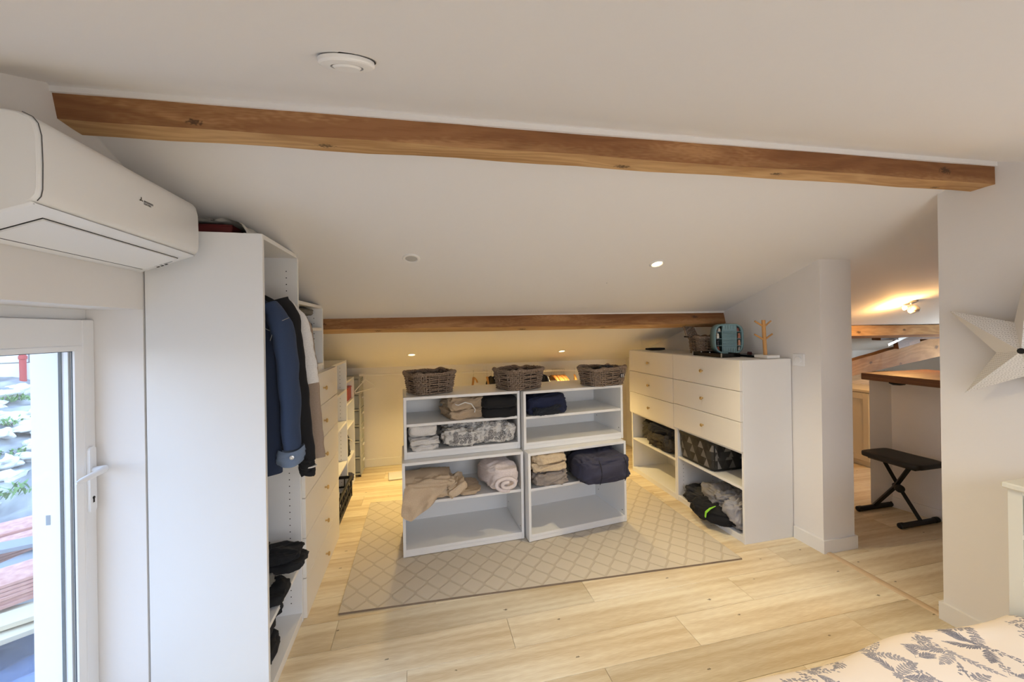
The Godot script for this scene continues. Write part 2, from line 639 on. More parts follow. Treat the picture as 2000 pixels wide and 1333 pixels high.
func floral_texture() -> ImageTexture:
	# printed cotton: grey-blue fern sprays on pale cream, one repeat of 0.9 m
	var s := 1600
	var im := Image.create(s, s, false, Image.FORMAT_RGB8)
	var bg := Color(0.90, 0.84, 0.765)
	im.fill(bg)
	var r := RandomNumberGenerator.new()
	r.seed = 12
	var spots := []
	for j in 10:
		for i in 7:
			spots.append(Vector2((i + 0.25 + 0.5 * (j % 2)) * s / 7.0 + r.randf_range(-45, 45), (j + 0.5) * s / 10.0 + r.randf_range(-35, 35)))
	var n := 0
	for p0 in spots:
		n += 1
		var col := Color(0.40, 0.40, 0.44).lerp(Color(0.52, 0.51, 0.54), r.randf())
		var p: Vector2 = p0
		var big := n % 2 == 0
		var a := r.randf_range(-0.5, 0.5) + (PI if n % 3 == 0 else 0.0)
		var arms := 3 + r.randi() % 2 if big else 2
		for arm in arms:
			var ang := a + (arm - (arms - 1) * 0.5) * r.randf_range(0.7, 1.1)
			var q: Vector2 = p
			var bend := r.randf_range(-0.035, 0.035)
			var steps := int(r.randf_range(15, 22)) if big else int(r.randf_range(9, 14))
			var style := r.randi() % 3
			for k in steps:
				var nq := q + Vector2(cos(ang), sin(ang)) * 8.5
				for e in 12:
					var z := q.lerp(nq, e / 12.0)
					im.set_pixel(posmod(int(z.x), s), posmod(int(z.y), s), col)
					im.set_pixel(posmod(int(z.x) + 1, s), posmod(int(z.y), s), col)
				q = nq
				ang += bend
				if k < 2:
					continue
				var taper := sin(PI * clampf(float(k) / steps * 0.85 + 0.12, 0, 1))
				if style == 0:
					for sg in [-1, 1]:
						leaf(im, s, q, ang + sg * r.randf_range(0.5, 0.8), 38 * taper + 8, 3.4, col, bg)
				elif style == 1 and k % 2 == 0:
					for sg in [-1, 1]:
						leaf(im, s, q, ang + sg * r.randf_range(0.7, 1.2), 27 * taper + 9, 7.0, col, bg)
				elif style == 2 and k % 3 == 0:
					for m in 6:
						leaf(im, s, q + Vector2(cos(ang + 1.5), sin(ang + 1.5)) * r.randf_range(-22, 22), m * TAU / 6 + ang, 14, 5.5, col, bg)
			leaf(im, s, q, ang, 34, 8, col, bg)
		if big:
			for m in 9:
				leaf(im, s, p, m * TAU / 9 + a, 26, 7, col, bg)
	return ImageTexture.create_from_image(im)


func triangle_texture() -> ImageTexture:
	var s := 512
	var im := Image.create(s, s, false, Image.FORMAT_RGB8)
	var r := RandomNumberGenerator.new()
	r.seed = 9
	var tones := {}
	for j in s:
		for i in s:
			var row := int(j / 128.0)
			var y := fposmod(j, 128.0) / 128.0
			var x := i / 128.0 + (0.5 if row % 2 else 0.0)
			var cell := int(floorf(x))
			var fx := x - cell
			var up := absf(fx - 0.5) < 0.5 * y
			var key := "%d %d %s" % [row, cell % 4, up]
			if not up:
				key += " r" if fx > 0.5 else " l"
			if not tones.has(key):
				var v := r.randf_range(0.40, 0.52) if up and (cell + (row >> 1)) % 2 == 0 else r.randf_range(0.07, 0.19)
				tones[key] = Color(v, v * 0.98, v * 0.96)
			im.set_pixel(i, j, tones[key])
	return ImageTexture.create_from_image(im)


# ==================================================================== room shell
func ridge_z(x: float) -> float:
	return lerpf(-1.325, -1.18, clampf((x + 0.98) / 3.405, -0.15, 1.0))


func ridge_y(_x: float) -> float:
	return 2.122


func ceil_y(x: float, z: float) -> float:
	var zr := ridge_z(x)
	var yr := ridge_y(x)
	if z < -2.74:
		return 1.56 + (z + 2.74) * 0.3135
	if z < zr:
		return 1.56 + (yr - 1.56) * (z + 2.74) / (zr + 2.74)
	return yr - 0.42 * (z - zr)


func ceil_n(x: float, z: float) -> Vector3:
	# pointing down into the room
	var gz := (ceil_y(x, z + 0.01) - ceil_y(x, z - 0.01)) / 0.02
	return -Vector3(0, 1, -gz).normalized()


func slab(st: SurfaceTool, x0: float, x1: float, za: Callable, zb: Callable, nx := 10, nz := 6, th := 0.16) -> void:
	# a ceiling panel between z = za(x) and z = zb(x), with thickness
	var lo := func(u: float, v: float) -> Vector3:
		var x := lerpf(x0, x1, u)
		var z := lerpf(za.call(x), zb.call(x), v)
		var edge := sin(PI * u) * sin(PI * v)
		return Vector3(x, ceil_y(x, z) + 0.004 * edge * fn.get_noise_2d(x * 1.7, z * 1.7), z)
	var hi := func(u: float, v: float) -> Vector3:
		return lo.call(u, v) + Vector3(0, th, 0)
	grid(st, nx, nz, lo)
	grid(st, nx, nz, hi, true)
	st.set_smooth_group(-1)
	for k in 4:
		var a: Array = [[0, 0, 1, 0], [1, 0, 1, 1], [1, 1, 0, 1], [0, 1, 0, 0]][k]
		for i in nx:
			var u0 := lerpf(a[0], a[2], float(i) / nx)
			var v0 := lerpf(a[1], a[3], float(i) / nx)
			var u1 := lerpf(a[0], a[2], float(i + 1) / nx)
			var v1 := lerpf(a[1], a[3], float(i + 1) / nx)
			quad(st, lo.call(u1, v1), lo.call(u0, v0), hi.call(u0, v0), hi.call(u1, v1))


func beam(called: String, label: String, ft: Array, fb: Array, depth: Vector3, sd: int, face: Material, under: Material) -> void:
	# ft, fb: front top and front bottom edge, each from left to right; depth leads from the front to the back
	var st := begin()
	var s2 := begin()
	st.set_smooth_group(-1)
	s2.set_smooth_group(-1)
	var n := 24
	var len: float = (ft[1] - ft[0]).length()
	var h: float = (ft[0] - fb[0]).length()
	var pt := func(i: int, k: int) -> Vector3:
		var t := float(i) / n
		var a: Vector3 = ft[0].lerp(ft[1], t) if k == 0 or k == 3 else fb[0].lerp(fb[1], t)
		if k >= 2:
			a += depth
		return a + Vector3(0, fn.get_noise_2d(i * 0.35 + sd, k * 9.0), fn.get_noise_2d(i * 0.35, k * 9.0 + sd)) * 0.0035
	for i in n:
		var u0 := len * i / n
		var u1 := len * (i + 1) / n
		quad(st, pt.call(i, 1), pt.call(i + 1, 1), pt.call(i + 1, 0), pt.call(i, 0), [Vector2(u0, h), Vector2(u1, h), Vector2(u1, 0), Vector2(u0, 0)])
		quad(st, pt.call(i, 0), pt.call(i + 1, 0), pt.call(i + 1, 3), pt.call(i, 3), [Vector2(u0, 0), Vector2(u1, 0), Vector2(u1, 0.09), Vector2(u0, 0.09)])
		quad(s2, pt.call(i, 2), pt.call(i + 1, 2), pt.call(i + 1, 1), pt.call(i, 1), [Vector2(u0, 0.1), Vector2(u1, 0.1), Vector2(u1, 0.0), Vector2(u0, 0.0)])
		quad(s2, pt.call(i, 3), pt.call(i + 1, 3), pt.call(i + 1, 2), pt.call(i, 2), [Vector2(u0, 0.1), Vector2(u1, 0.1), Vector2(u1, 0.18), Vector2(u0, 0.18)])
	quad(st, pt.call(0, 3), pt.call(0, 2), pt.call(0, 1), pt.call(0, 0))
	quad(st, pt.call(n, 0), pt.call(n, 1), pt.call(n, 2), pt.call(n, 3))
	var o := obj2(called, st, face, s2, under)
	o.set_meta("kind", "structure")
	tag(o, label, "beam")


func build_structure() -> void:
	var st := begin()
	# ceiling: roof slope at the back, roof slope in front of the ridge beam with the added roof-window opening
	slab(st, -1.3, 2.55, func(_x): return -4.5, func(_x): return -2.74)
	slab(st, -1.3, 2.55, func(_x): return -2.74, func(x): return ridge_z(x))
	slab(st, -1.3, 2.55, func(x): return ridge_z(x), func(_x): return 0.1)
	slab(st, -1.3, 0.2, func(_x): return 0.1, func(_x): return 1.15)
	slab(st, 1.8, 2.55, func(_x): return 0.1, func(_x): return 1.15)
	slab(st, -1.3, 2.55, func(_x): return 1.15, func(_x): return 2.1)
	struct("ceiling", st, M.paint, "white sloping attic ceiling over the dressing area and bed", "ceiling")
	st = begin()
	slab(st, 2.55, 6.8, func(_x): return -4.5, func(_x): return -2.74)
	slab(st, 2.55, 6.8, func(_x): return -2.74, func(x): return ridge_z(x))
	slab(st, 2.55, 6.8, func(x): return ridge_z(x), func(_x): return 2.1)
	struct("ceiling_side_room", st, M.paint, "sloping ceiling of the side room seen past the pillar", "ceiling")
	# roof window frame: added out of sight to let light in
	st = begin()
	for k in [[0.2, 1.8, 0.1, 0.16], [0.2, 1.8, 1.09, 1.15], [0.2, 0.26, 0.1, 1.15], [1.74, 1.8, 0.1, 1.15]]:
		var za: float = k[2]
		var zb: float = k[3]
		var pa := Vector3(k[0], ceil_y(1, za) + 0.03, za)
		var xa: float = k[0]
		var xb: float = k[1]
		var p := [Vector3(xa, ceil_y(1, za) + 0.02, za), Vector3(xb, ceil_y(1, za) + 0.02, za), Vector3(xb, ceil_y(1, zb) + 0.02, zb), Vector3(xa, ceil_y(1, zb) + 0.02, zb)]
		var up := Vector3(0, 0.12, 0)
		st.set_smooth_group(-1)
		quad(st, p[0], p[1], p[2], p[3])
		quad(st, p[3] + up, p[2] + up, p[1] + up, p[0] + up)
		for i in 4:
			quad(st, p[(i + 1) % 4], p[i], p[i] + up, p[(i + 1) % 4] + up)
	var w := struct("window_1", st, M.trim, "white roof window added for light over the bed, unseen behind the viewer", "window")
	st = begin()
	quad(st, Vector3(0.2, ceil_y(1, 0.1) + 0.1, 0.1), Vector3(1.8, ceil_y(1, 0.1) + 0.1, 0.1), Vector3(1.8, ceil_y(1, 1.15) + 0.1, 1.15), Vector3(0.2, ceil_y(1, 1.15) + 0.1, 1.15))
	obj("pane", st, M.glass, w)

	# left wall with the glazed door's opening: inner leaf and outer leaf
	st = begin()
	var wl := func(x0: float, x1: float, za: float, zb: float, top: float) -> void:
		minmax(st, Vector3(x0, -0.15, -4.6), Vector3(x1, 2.3, za))
		minmax(st, Vector3(x0, -0.15, zb), Vector3(x1, 2.3, 2.2))
		minmax(st, Vector3(x0, top, za), Vector3(x1, 2.3, zb))
	wl.call(-1.195, -0.98, -1.692, -0.78, 1.523)
	wl.call(-1.277, -1.195, -1.650, -0.86, 1.46)
	struct("wall_left", st, M.paint, "white wall on the left holding the glazed door and air conditioner", "wall")
	st = begin()
	minmax(st, Vector3(-1.2, -0.15, -4.6), Vector3(6.9, 1.5, -4.383))
	struct("wall_back", st, M.paint, "low white wall under the eaves behind the hanging rail", "wall")
	st = begin()
	minmax(st, Vector3(2.432, -0.15, -4.5), Vector3(2.680, 2.25, -1.966))
	struct("wall_right", st, M.paint, "white partition wall ending in the pillar beside the passage", "wall")
	st = begin()
	minmax(st, Vector3(2.432, -0.15, -1.386), Vector3(2.680, 2.25, 2.2))
	struct("wall_right_near", st, M.paint, "white wall behind the paper star and cream dresser", "wall")
	st = begin()
	minmax(st, Vector3(-1.2, -0.15, 1.98), Vector3(-0.3, 1.5, 2.15))
	minmax(st, Vector3(2.1, -0.15, 1.98), Vector3(6.9, 1.5, 2.15))
	minmax(st, Vector3(-0.3, -0.15, 1.98), Vector3(2.1, 0.3, 2.15))
	minmax(st, Vector3(-0.3, 0.95, 1.98), Vector3(2.1, 1.5, 2.15))
	struct("wall_front", st, M.paint, "low eaves wall with a wide added window behind the viewer", "wall")
	st = begin()  # unseen window added so that light reaches the cabinet and island fronts
	for k in [[-0.3, -0.24, 0.3, 0.95], [2.04, 2.1, 0.3, 0.95], [-0.24, 2.04, 0.3, 0.36], [-0.24, 2.04, 0.89, 0.95], [0.87, 0.93, 0.36, 0.89]]:
		minmax(st, Vector3(k[0], k[2], 2.0), Vector3(k[1], k[3], 2.08), 0.004)
	w = struct("window_2", st, M.trim, "wide low window added for light in the eaves wall, unseen behind the viewer", "window")
	st = begin()
	minmax(st, Vector3(-0.24, 0.36, 2.04), Vector3(2.04, 0.89, 2.05))
	obj("pane", st, M.glass, w)
	st = begin()
	minmax(st, Vector3(6.6, -0.15, -4.5), Vector3(6.8, 2.25, -3.30))
	minmax(st, Vector3(6.6, -0.15, -2.20), Vector3(6.8, 2.25, 2.1))
	minmax(st, Vector3(6.6, -0.15, -3.30), Vector3(6.8, 0.55, -2.20))
	minmax(st, Vector3(6.6, 1.15, -3.30), Vector3(6.8, 2.25, -2.20))
	struct("wall_far_right", st, M.paint, "far wall of the side room with a small window", "wall")
	st = begin()
	minmax(st, Vector3(6.69, 0.55, -3.30), Vector3(6.70, 1.15, -2.20))
	struct("window_3", st, M.glass, "small window in the far wall of the side room", "window")

	# floor: subfloor, then the boards one by one
	st = begin()
	minmax(st, Vector3(-1.3, -0.15, -4.6), Vector3(6.9, -0.012, 2.2))
	var fl := struct("floor", st, M.grout, "pale oak laminate floor of long boards", "floor")
	var meshes := {}
	var wd := 0.19
	for room in 2:
		var x0: float = -0.978 if room == 0 else 2.466
		var x1: float = 2.452 if room == 0 else 5.9
		var zz := -4.383
		var row := 0
		while zz < (0.6 if room == 0 else -0.6):
			var x := x0 - fposmod(row * 0.47 + 0.2 + room * 0.3, 1.28)
			while x < x1:
				var a := maxf(x, x0)
				var b := minf(x + 1.28, x1)
				if b - a > 0.03:
					var key := "%.3f" % (b - a)
					if not meshes.has(key):
						var s := begin()
						box(s, Vector3((b - a) / 2, -0.006, wd / 2), Vector3(b - a - 0.0012, 0.012, wd - 0.0012), 0.0008)
						s.generate_normals()
						meshes[key] = plank_uv(s, b - a, wd)
					inst("plank", meshes[key], M.oak[rng.randi() % 10], Transform3D(Basis.IDENTITY, Vector3(a, 0, zz)), fl)
				x += 1.28
			zz += wd
			row += 1
	# threshold strip between the two rooms
	st = begin()
	var prof := PackedVector2Array([Vector2(-0.022, 0), Vector2(0.022, 0), Vector2(0.016, 0.006), Vector2(0.006, 0.009), Vector2(-0.006, 0.009), Vector2(-0.016, 0.006)])
	prism(st, prof, func(p: Vector2, t: float) -> Vector3: return Vector3(2.458 + p.x, p.y, t), -1.398, -1.97)
	struct("trim_1", st, mat(Color(0.80, 0.69, 0.55), 0.5), "pale wood threshold strip across the passage floor", "threshold")

	# skirting
	var base := func(called: String, a: Vector3, b: Vector3, label: String) -> void:
		var s := begin()
		minmax(s, a, b, 0.003)
		struct(called, s, M.trim, label, "skirting")
	base.call("baseboard_back", Vector3(-0.62, 0, -4.383), Vector3(2.03, 0.085, -4.371), "white skirting along the low back wall")
	st = begin()
	minmax(st, Vector3(2.420, 0, -2.16), Vector3(2.432, 0.08, -1.966))
	minmax(st, Vector3(2.420, 0, -1.966), Vector3(2.692, 0.08, -1.954))
	minmax(st, Vector3(2.680, 0, -4.35), Vector3(2.692, 0.08, -1.966))
	struct("baseboard_pillar", st, M.trim, "white skirting wrapped round the foot of the pillar", "skirting")
	st = begin()
	minmax(st, Vector3(2.420, 0, -1.386), Vector3(2.432, 0.085, 1.9))
	minmax(st, Vector3(2.420, 0, -1.398), Vector3(2.692, 0.085, -1.386))
	struct("baseboard_right", st, M.trim, "white skirting below the paper star beside the bed", "skirting")

	# beams
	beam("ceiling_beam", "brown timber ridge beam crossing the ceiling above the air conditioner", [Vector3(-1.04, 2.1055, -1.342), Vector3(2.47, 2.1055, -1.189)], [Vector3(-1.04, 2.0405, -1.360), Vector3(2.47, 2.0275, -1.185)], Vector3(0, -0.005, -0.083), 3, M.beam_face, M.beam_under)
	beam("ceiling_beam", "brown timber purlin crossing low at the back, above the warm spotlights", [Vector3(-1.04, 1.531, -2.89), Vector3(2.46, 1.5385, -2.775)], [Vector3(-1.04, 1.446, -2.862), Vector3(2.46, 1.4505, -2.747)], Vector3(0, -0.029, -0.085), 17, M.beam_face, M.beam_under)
	# plaster edges where the ceiling boards meet the beams
	st = begin()
	st.set_smooth_group(-1)
	for k in [[Vector3(-0.98, 2.1035, -1.332), Vector3(2.432, 2.1035, -1.182), 0.02], [Vector3(-0.98, 1.529, -2.872), Vector3(2.432, 1.537, -2.762), 0.02]]:
		var a: Vector3 = k[0]
		var b: Vector3 = k[1]
		var u := Vector3(0, k[2] + 0.01, 0)
		var dz := Vector3(0, 0, -0.09)
		quad(st, a, b, b + u, a + u)
		quad(st, a + dz, b + dz, b, a)
		quad(st, b + dz, a + dz, a + dz + u, b + dz + u)
		quad(st, a, a + u, a + u + dz, a + dz)
		quad(st, b, b + dz, b + u + dz, b + u)
		quad(st, a + u, b + u, b + u + dz, a + u + dz)
	struct("trim_2", st, M.paint, "white plaster edging above the timber ceiling beams", "trim")


func plank_uv(s: SurfaceTool, len: float, wd: float) -> ArrayMesh:
	# metres along and across the board
	var arr := s.commit_to_arrays()
	var v: PackedVector3Array = arr[Mesh.ARRAY_VERTEX]
	var uv := PackedVector2Array()
	for p in v:
		uv.append(Vector2(p.x, p.z))
	arr[Mesh.ARRAY_TEX_UV] = uv
	var me := ArrayMesh.new()
	me.add_surface_from_arrays(Mesh.PRIMITIVE_TRIANGLES, arr)
	return me


# ==================================================================== glazed door on the left
func build_door() -> void:
	var root := Node3D.new()
	root.name = "door_1"
	add_child(root)
	root.set_meta("kind", "structure")
	tag(root, "white glazed outside door with a lever handle, left of the wardrobe", "door")
	var z0 := -1.692
	var z1 := -0.78
	var xf := -1.125
	var st := begin()
	# fixed frame
	minmax(st, Vector3(-1.195, 1.489, z0 + 0.001), Vector3(-1.15, 1.523, z1 - 0.001))
	minmax(st, Vector3(-1.195, 0.0, z1 - 0.03), Vector3(-1.15, 1.489, z1 - 0.001))
	obj("door_frame", st, M.pvc, root)
	st = begin()
	minmax(st, Vector3(-1.173, 0.02, -1.691), Vector3(xf, 1.487, -1.640), 0.003)
	minmax(st, Vector3(-1.187, 1.398, -1.640), Vector3(xf, 1.487, -0.87), 0.003)
	minmax(st, Vector3(-1.187, 0.02, -0.87), Vector3(xf, 1.487, -0.82), 0.003)
	minmax(st, Vector3(-1.187, 0.02, -1.640), Vector3(xf, 0.13, -0.87), 0.003)
	# outer half of the sash, seen through the glass
	minmax(st, Vector3(-1.173, 0.13, -1.640), Vector3(-1.152, 1.398, -1.619))
	minmax(st, Vector3(-1.173, 1.386, -1.619), Vector3(-1.152, 1.398, -0.87))
	obj("sash", st, M.pvc, root)
	# glazing bead, sloping in to the glass
	st = begin()
	st.set_smooth_group(-1)
	var oy := [0.13, 1.398]
	var oz := [-1.640, -0.87]
	var e := 0.017
	var fr := [Vector3(xf - 0.0015, oy[0], oz[0]), Vector3(xf - 0.0015, oy[0], oz[1]), Vector3(xf - 0.0015, oy[1], oz[1]), Vector3(xf - 0.0015, oy[1], oz[0])]
	var inn := [Vector3(xf - 0.011, oy[0] + e, oz[0] + e), Vector3(xf - 0.011, oy[0] + e, oz[1] - e), Vector3(xf - 0.011, oy[1] - e, oz[1] - e), Vector3(xf - 0.011, oy[1] - e, oz[0] + e)]
	for i in 4:
		var j := (i + 1) % 4
		quad(st, inn[i], fr[i], fr[j], inn[j])
		quad(st, inn[j] + Vector3(-0.010, 0, 0), inn[i] + Vector3(-0.010, 0, 0), inn[i], inn[j])
	obj("glazing_bead", st, M.pvc, root)
	st = begin()
	minmax(st, Vector3(xf - 0.020, 0.147, -1.6234), Vector3(xf - 0.017, 1.381, -1.6226))
	minmax(st, Vector3(xf - 0.020, 1.379, -1.6215), Vector3(xf - 0.016, 1.381, -0.89))
	minmax(st, Vector3(-1.176, 0.13, -1.6195), Vector3(-1.168, 1.39, -1.6150))
	minmax(st, Vector3(-1.176, 1.383, -1.6150), Vector3(-1.168, 1.387, -0.87))
	obj("seal", st, mat(Color(0.22, 0.27, 0.29), 0.6), root)
	st = begin()
	minmax(st, Vector3(xf - 0.026, oy[0] + 0.004, oz[0] + 0.004), Vector3(xf - 0.022, oy[1] - 0.004, oz[1] - 0.004))
	obj("pane", st, M.glass, root)
	# handle: long rounded plate, lever, cylinder
	st = begin()
	var zc := -1.664
	var pl := PackedVector2Array()
	for k in 24:
		var a := TAU * k / 24
		pl.append(Vector2(cos(a) * 0.0145, sin(a) * 0.0145 + (0.1 if sin(a) > 0 else -0.1)))
	prism(st, pl, func(p: Vector2, t: float) -> Vector3: return Vector3(xf + t, 0.933 + p.y, zc - p.x), 0.0, 0.009)
	var plate := obj("handle_plate", st, M.pvc, root)
	st = begin()
	lathe(st, [Vector2(0.0, 0.011), Vector2(0.004, 0.0112), Vector2(0.005, 0.009)], Vector3(xf, 0.87, zc), Vector3.RIGHT, 12)
	minmax(st, Vector3(xf + 0.009, 0.853, zc - 0.0025), Vector3(xf + 0.0105, 0.868, zc + 0.0025))
	obj("keyhole", st, M.gap, plate)
	st = begin()
	tube(st, [Vector3(xf + 0.006, 0.966, zc), Vector3(xf + 0.03, 0.968, zc), Vector3(xf + 0.045, 0.969, zc + 0.004), Vector3(xf + 0.052, 0.969, zc + 0.018), Vector3(xf + 0.053, 0.968, zc + 0.045), Vector3(xf + 0.052, 0.966, zc + 0.075), Vector3(xf + 0.049, 0.963, zc + 0.105), Vector3(xf + 0.044, 0.960, zc + 0.122)], [0.0095, 0.0095, 0.0105, 0.011, 0.0105, 0.0098, 0.009, 0.004], 14)
	obj("handle", st, M.pvc, root)
	# latch plate hole in the outside reveal
	st = begin()
	minmax(st, Vector3(-1.240, 0.795, -1.6505), Vector3(-1.228, 0.828, -1.6490))
	obj("latch_slot", st, mat(Color(0.55, 0.58, 0.60), 0.7), get_node("wall_left"))


# ==================================================================== outside, seen through the door
func rock(st: SurfaceTool, c: Vector3, s: Vector3, sd: int) -> void:
	var f := func(u: float, v: float) -> Vector3:
		var th := TAU * u
		var ph := PI * (v - 0.5)
		var p := Vector3(cos(ph) * cos(th), sin(ph), -cos(ph) * sin(th))
		if v == 0.0 or v == 1.0:
			p = Vector3(0, -1.0 if v == 0.0 else 1.0, 0)
		var r := 1.0 + 0.55 * fn.get_noise_3dv(p * 0.9 + Vector3(sd * 5.1, sd, 0)) + 0.12 * fn.get_noise_3dv(p * 4.0 + Vector3(sd, 0, 7))
		return c + p * r * s * 0.5
	grid(st, 14, 9, f)


func build_outside() -> void:
	var earth := tex_mat(noise_tex(0.03, Color(0.42, 0.42, 0.42), Color(0.78, 0.77, 0.75), 256, 5, 31), 0.95)
	earth.uv1_scale = Vector3(4, 4, 1)
	var bank := func(x: float, z: float) -> float:
		# level yard by the house, rising bank further out
		var d := (-x - 1.25) + (-z - 1.2) * 0.5
		return -0.28 + 0.05 * fn.get_noise_2d(x * 2.0, z * 2.0) + maxf(0.0, d - 1.1) * 0.175 + 0.10 * maxf(0.0, fn.get_noise_2d(x * 3.0 + 4, z * 3.0))
	var st := begin()
	grid(st, 50, 60, func(u: float, v: float) -> Vector3:
		var x := lerpf(-9.0, -1.27, u)
		var z := lerpf(3.0, -12.0, v)
		return Vector3(x, bank.call(x, z), z))
	grid(st, 2, 2, func(u: float, v: float) -> Vector3: return Vector3(lerpf(-9.0, -1.27, u), -0.9, lerpf(3.0, -12.0, v)), true)
	struct("ground", st, earth, "stony earth bank of the yard outside the door", "ground")
	# block wall at the top of the bank
	st = begin()
	box(st, Vector3(-6.3, 1.2, -7.0), Vector3(9.0, 2.6, 0.2), 0.0, Basis(Vector3.UP, 0.35))
	var lime := mat(Color(0.90, 0.90, 0.88), 0.9)
	var yw := struct("wall_yard", st, mat(Color(0.62, 0.61, 0.58), 0.95), "whitewashed block wall behind the rubble outside the door", "wall")
	for r in 9:
		for k in 14:
			var s := begin()
			box(s, Vector3(-4.2 + k * 0.62 + (0.31 if r % 2 else 0.0), -0.9 + r * 0.3, 0.108), Vector3(0.606, 0.286, 0.03), 0.006)
			var bl := obj("block", s, lime, yw)
			bl.transform = Transform3D(Basis(Vector3.UP, 0.35), Vector3(-6.3, 1.2, -7.0))
	# drain pipe
	st = begin()
	tube(st, [Vector3(-5.54, 0.55, -7.06), Vector3(-5.55, 1.4, -7.06), Vector3(-5.56, 2.4, -7.06)], 0.035, 12)
	st.set_smooth_group(1)
	lathe(st, [Vector2(0.035, 0), Vector2(0.045, 0.005), Vector2(0.045, 0.05), Vector2(0.035, 0.055)], Vector3(-5.545, 1.1, -7.06), Vector3.UP, 12)
	tag(obj("drain_pipe", st, mat(Color(0.70, 0.27, 0.25), 0.5)), "red drain pipe on the whitewashed wall outside the glazed door", "pipe")
	# stones
	var stone := tex_mat(noise_tex(0.04, Color(0.78, 0.77, 0.74), Color(0.95, 0.94, 0.91), 256, 4, 37), 0.9)
	var r2 := RandomNumberGenerator.new()
	r2.seed = 44
	for k in 40:
		var x := r2.randf_range(-5.4, -3.2)
		var z := x * 1.24 + r2.randf_range(-0.45, 0.42)
		var s := Vector3(r2.randf_range(0.10, 0.34), r2.randf_range(0.05, 0.13), r2.randf_range(0.10, 0.26))
		var b := begin()
		rock(b, Vector3.ZERO, s, k)
		var o := obj("stone", b, stone)
		o.position = Vector3(x, bank.call(x, z) + s.y * 0.22, z)
		o.rotation.y = r2.randf() * TAU
		tag(o, "pale rough stone lying on the rubble bank outside the door", "stone", "stones on the bank")
	# weeds
	var green := mat(Color(0.42, 0.55, 0.30), 0.8)
	for k in 4:
		var p: Vector3 = [Vector3(-4.9, 0, -6.15), Vector3(-4.4, 0, -5.42), Vector3(-3.2, 0, -3.92), Vector3(-3.8, 0, -4.72)][k]
		p.y = bank.call(p.x, p.z)
		var b := begin()
		b.set_smooth_group(-1)
		for q in 60:
			var a := r2.randf() * TAU
			var l := r2.randf_range(0.05, 0.14)
			var d := Vector3(cos(a), r2.randf_range(0.6, 1.8), sin(a)).normalized()
			var side := d.cross(Vector3.UP).normalized() * 0.009
			var c := Vector3(r2.randf_range(-0.15, 0.15), 0, r2.randf_range(-0.12, 0.12))
			quad(b, c - side * 0.3, c + side * 0.3, c + d * l * 0.6 + side, c + d * l * 0.6 - side)
			tri(b, c + d * l * 0.6 - side, c + d * l * 0.6 + side, c + d * l + Vector3(0, -0.02, 0))
		var o := obj("weed", b, green)
		o.position = p
		tag(o, ["green weed tuft highest on the stony bank by the white wall", "green weed tuft on the upper bank, second below the white wall", "green weed tuft lowest on the bank, nearest the tile stacks", "green weed tuft half-way up the stony bank outside the door"][k], "weed", "weeds on the bank")
	# stacked roof tiles: a near stack and a further one
	var clay := tex_mat(noise_tex(0.03, Color(0.72, 0.50, 0.45), Color(0.86, 0.68, 0.62), 256, 4, 41), 0.85)
	var ts := begin()
	var arc := func(u: float, v: float) -> Vector3: return Vector3((v - 0.5) * 0.42, 0.035 * sin(PI * u), (u - 0.5) * 0.24)
	var arc2 := func(u: float, v: float) -> Vector3: return arc.call(u, v) + Vector3(0, 0.014, 0)
	grid(ts, 8, 1, arc)
	grid(ts, 8, 1, arc2, true)
	ts.set_smooth_group(-1)
	for k in 8:
		for v in [0.0, 1.0]:
			var a0: Vector3 = arc.call(k / 8.0, v)
			var a1: Vector3 = arc.call((k + 1) / 8.0, v)
			var b0: Vector3 = arc2.call(k / 8.0, v)
			var b1: Vector3 = arc2.call((k + 1) / 8.0, v)
			if v == 0.0:
				quad(ts, a0, a1, b1, b0)
			else:
				quad(ts, a1, a0, b0, b1)
	for u in [0.0, 1.0]:
		if u == 0.0:
			quad(ts, arc.call(u, 1.0), arc.call(u, 0.0), arc2.call(u, 0.0), arc2.call(u, 1.0))
		else:
			quad(ts, arc.call(u, 0.0), arc.call(u, 1.0), arc2.call(u, 1.0), arc2.call(u, 0.0))
	ts.generate_normals()
	ts.set_material(clay)
	var tile := ts.commit()
	var nth := ["topmost", "second", "third", "fourth", "fifth", "sixth", "seventh", "eighth", "ninth"]
	for stack in 3:
		var at: Vector3 = [Vector3(-2.14, 0.0, -2.62), Vector3(-2.62, 0.0, -3.22), Vector3(-2.80, 0.0, -3.30)][stack]
		var y0: float = bank.call(at.x, at.z) + 0.004
		if stack == 0:
			y0 = 0.06
		var count: int = [6, 9, 6][stack]
		for k in count:
			var o := MeshInstance3D.new()
			o.mesh = tile
			put(o, "roof_tile", null)
			o.position = Vector3(at.x + r2.randf_range(-0.006, 0.006), y0 + k * 0.0205, at.z + r2.randf_range(-0.006, 0.006))
			o.rotation.y = [0.75, 0.9, 0.7][stack] + r2.randf_range(-0.02, 0.02)
			tag(o, nth[count - 1 - k] + (" from the top" if count - 1 - k else "") + [" terracotta tile of the nearest stack outside the door", " terracotta tile of the tall further stack outside the door", " terracotta tile of the low furthest stack outside the door"][stack], "roof tile", ["nearest roof tile stack", "tall roof tile stack", "low roof tile stack"][stack])
	# boards and a tarpaulin in front
	var pine := mat(Color(0.80, 0.74, 0.62), 0.8)
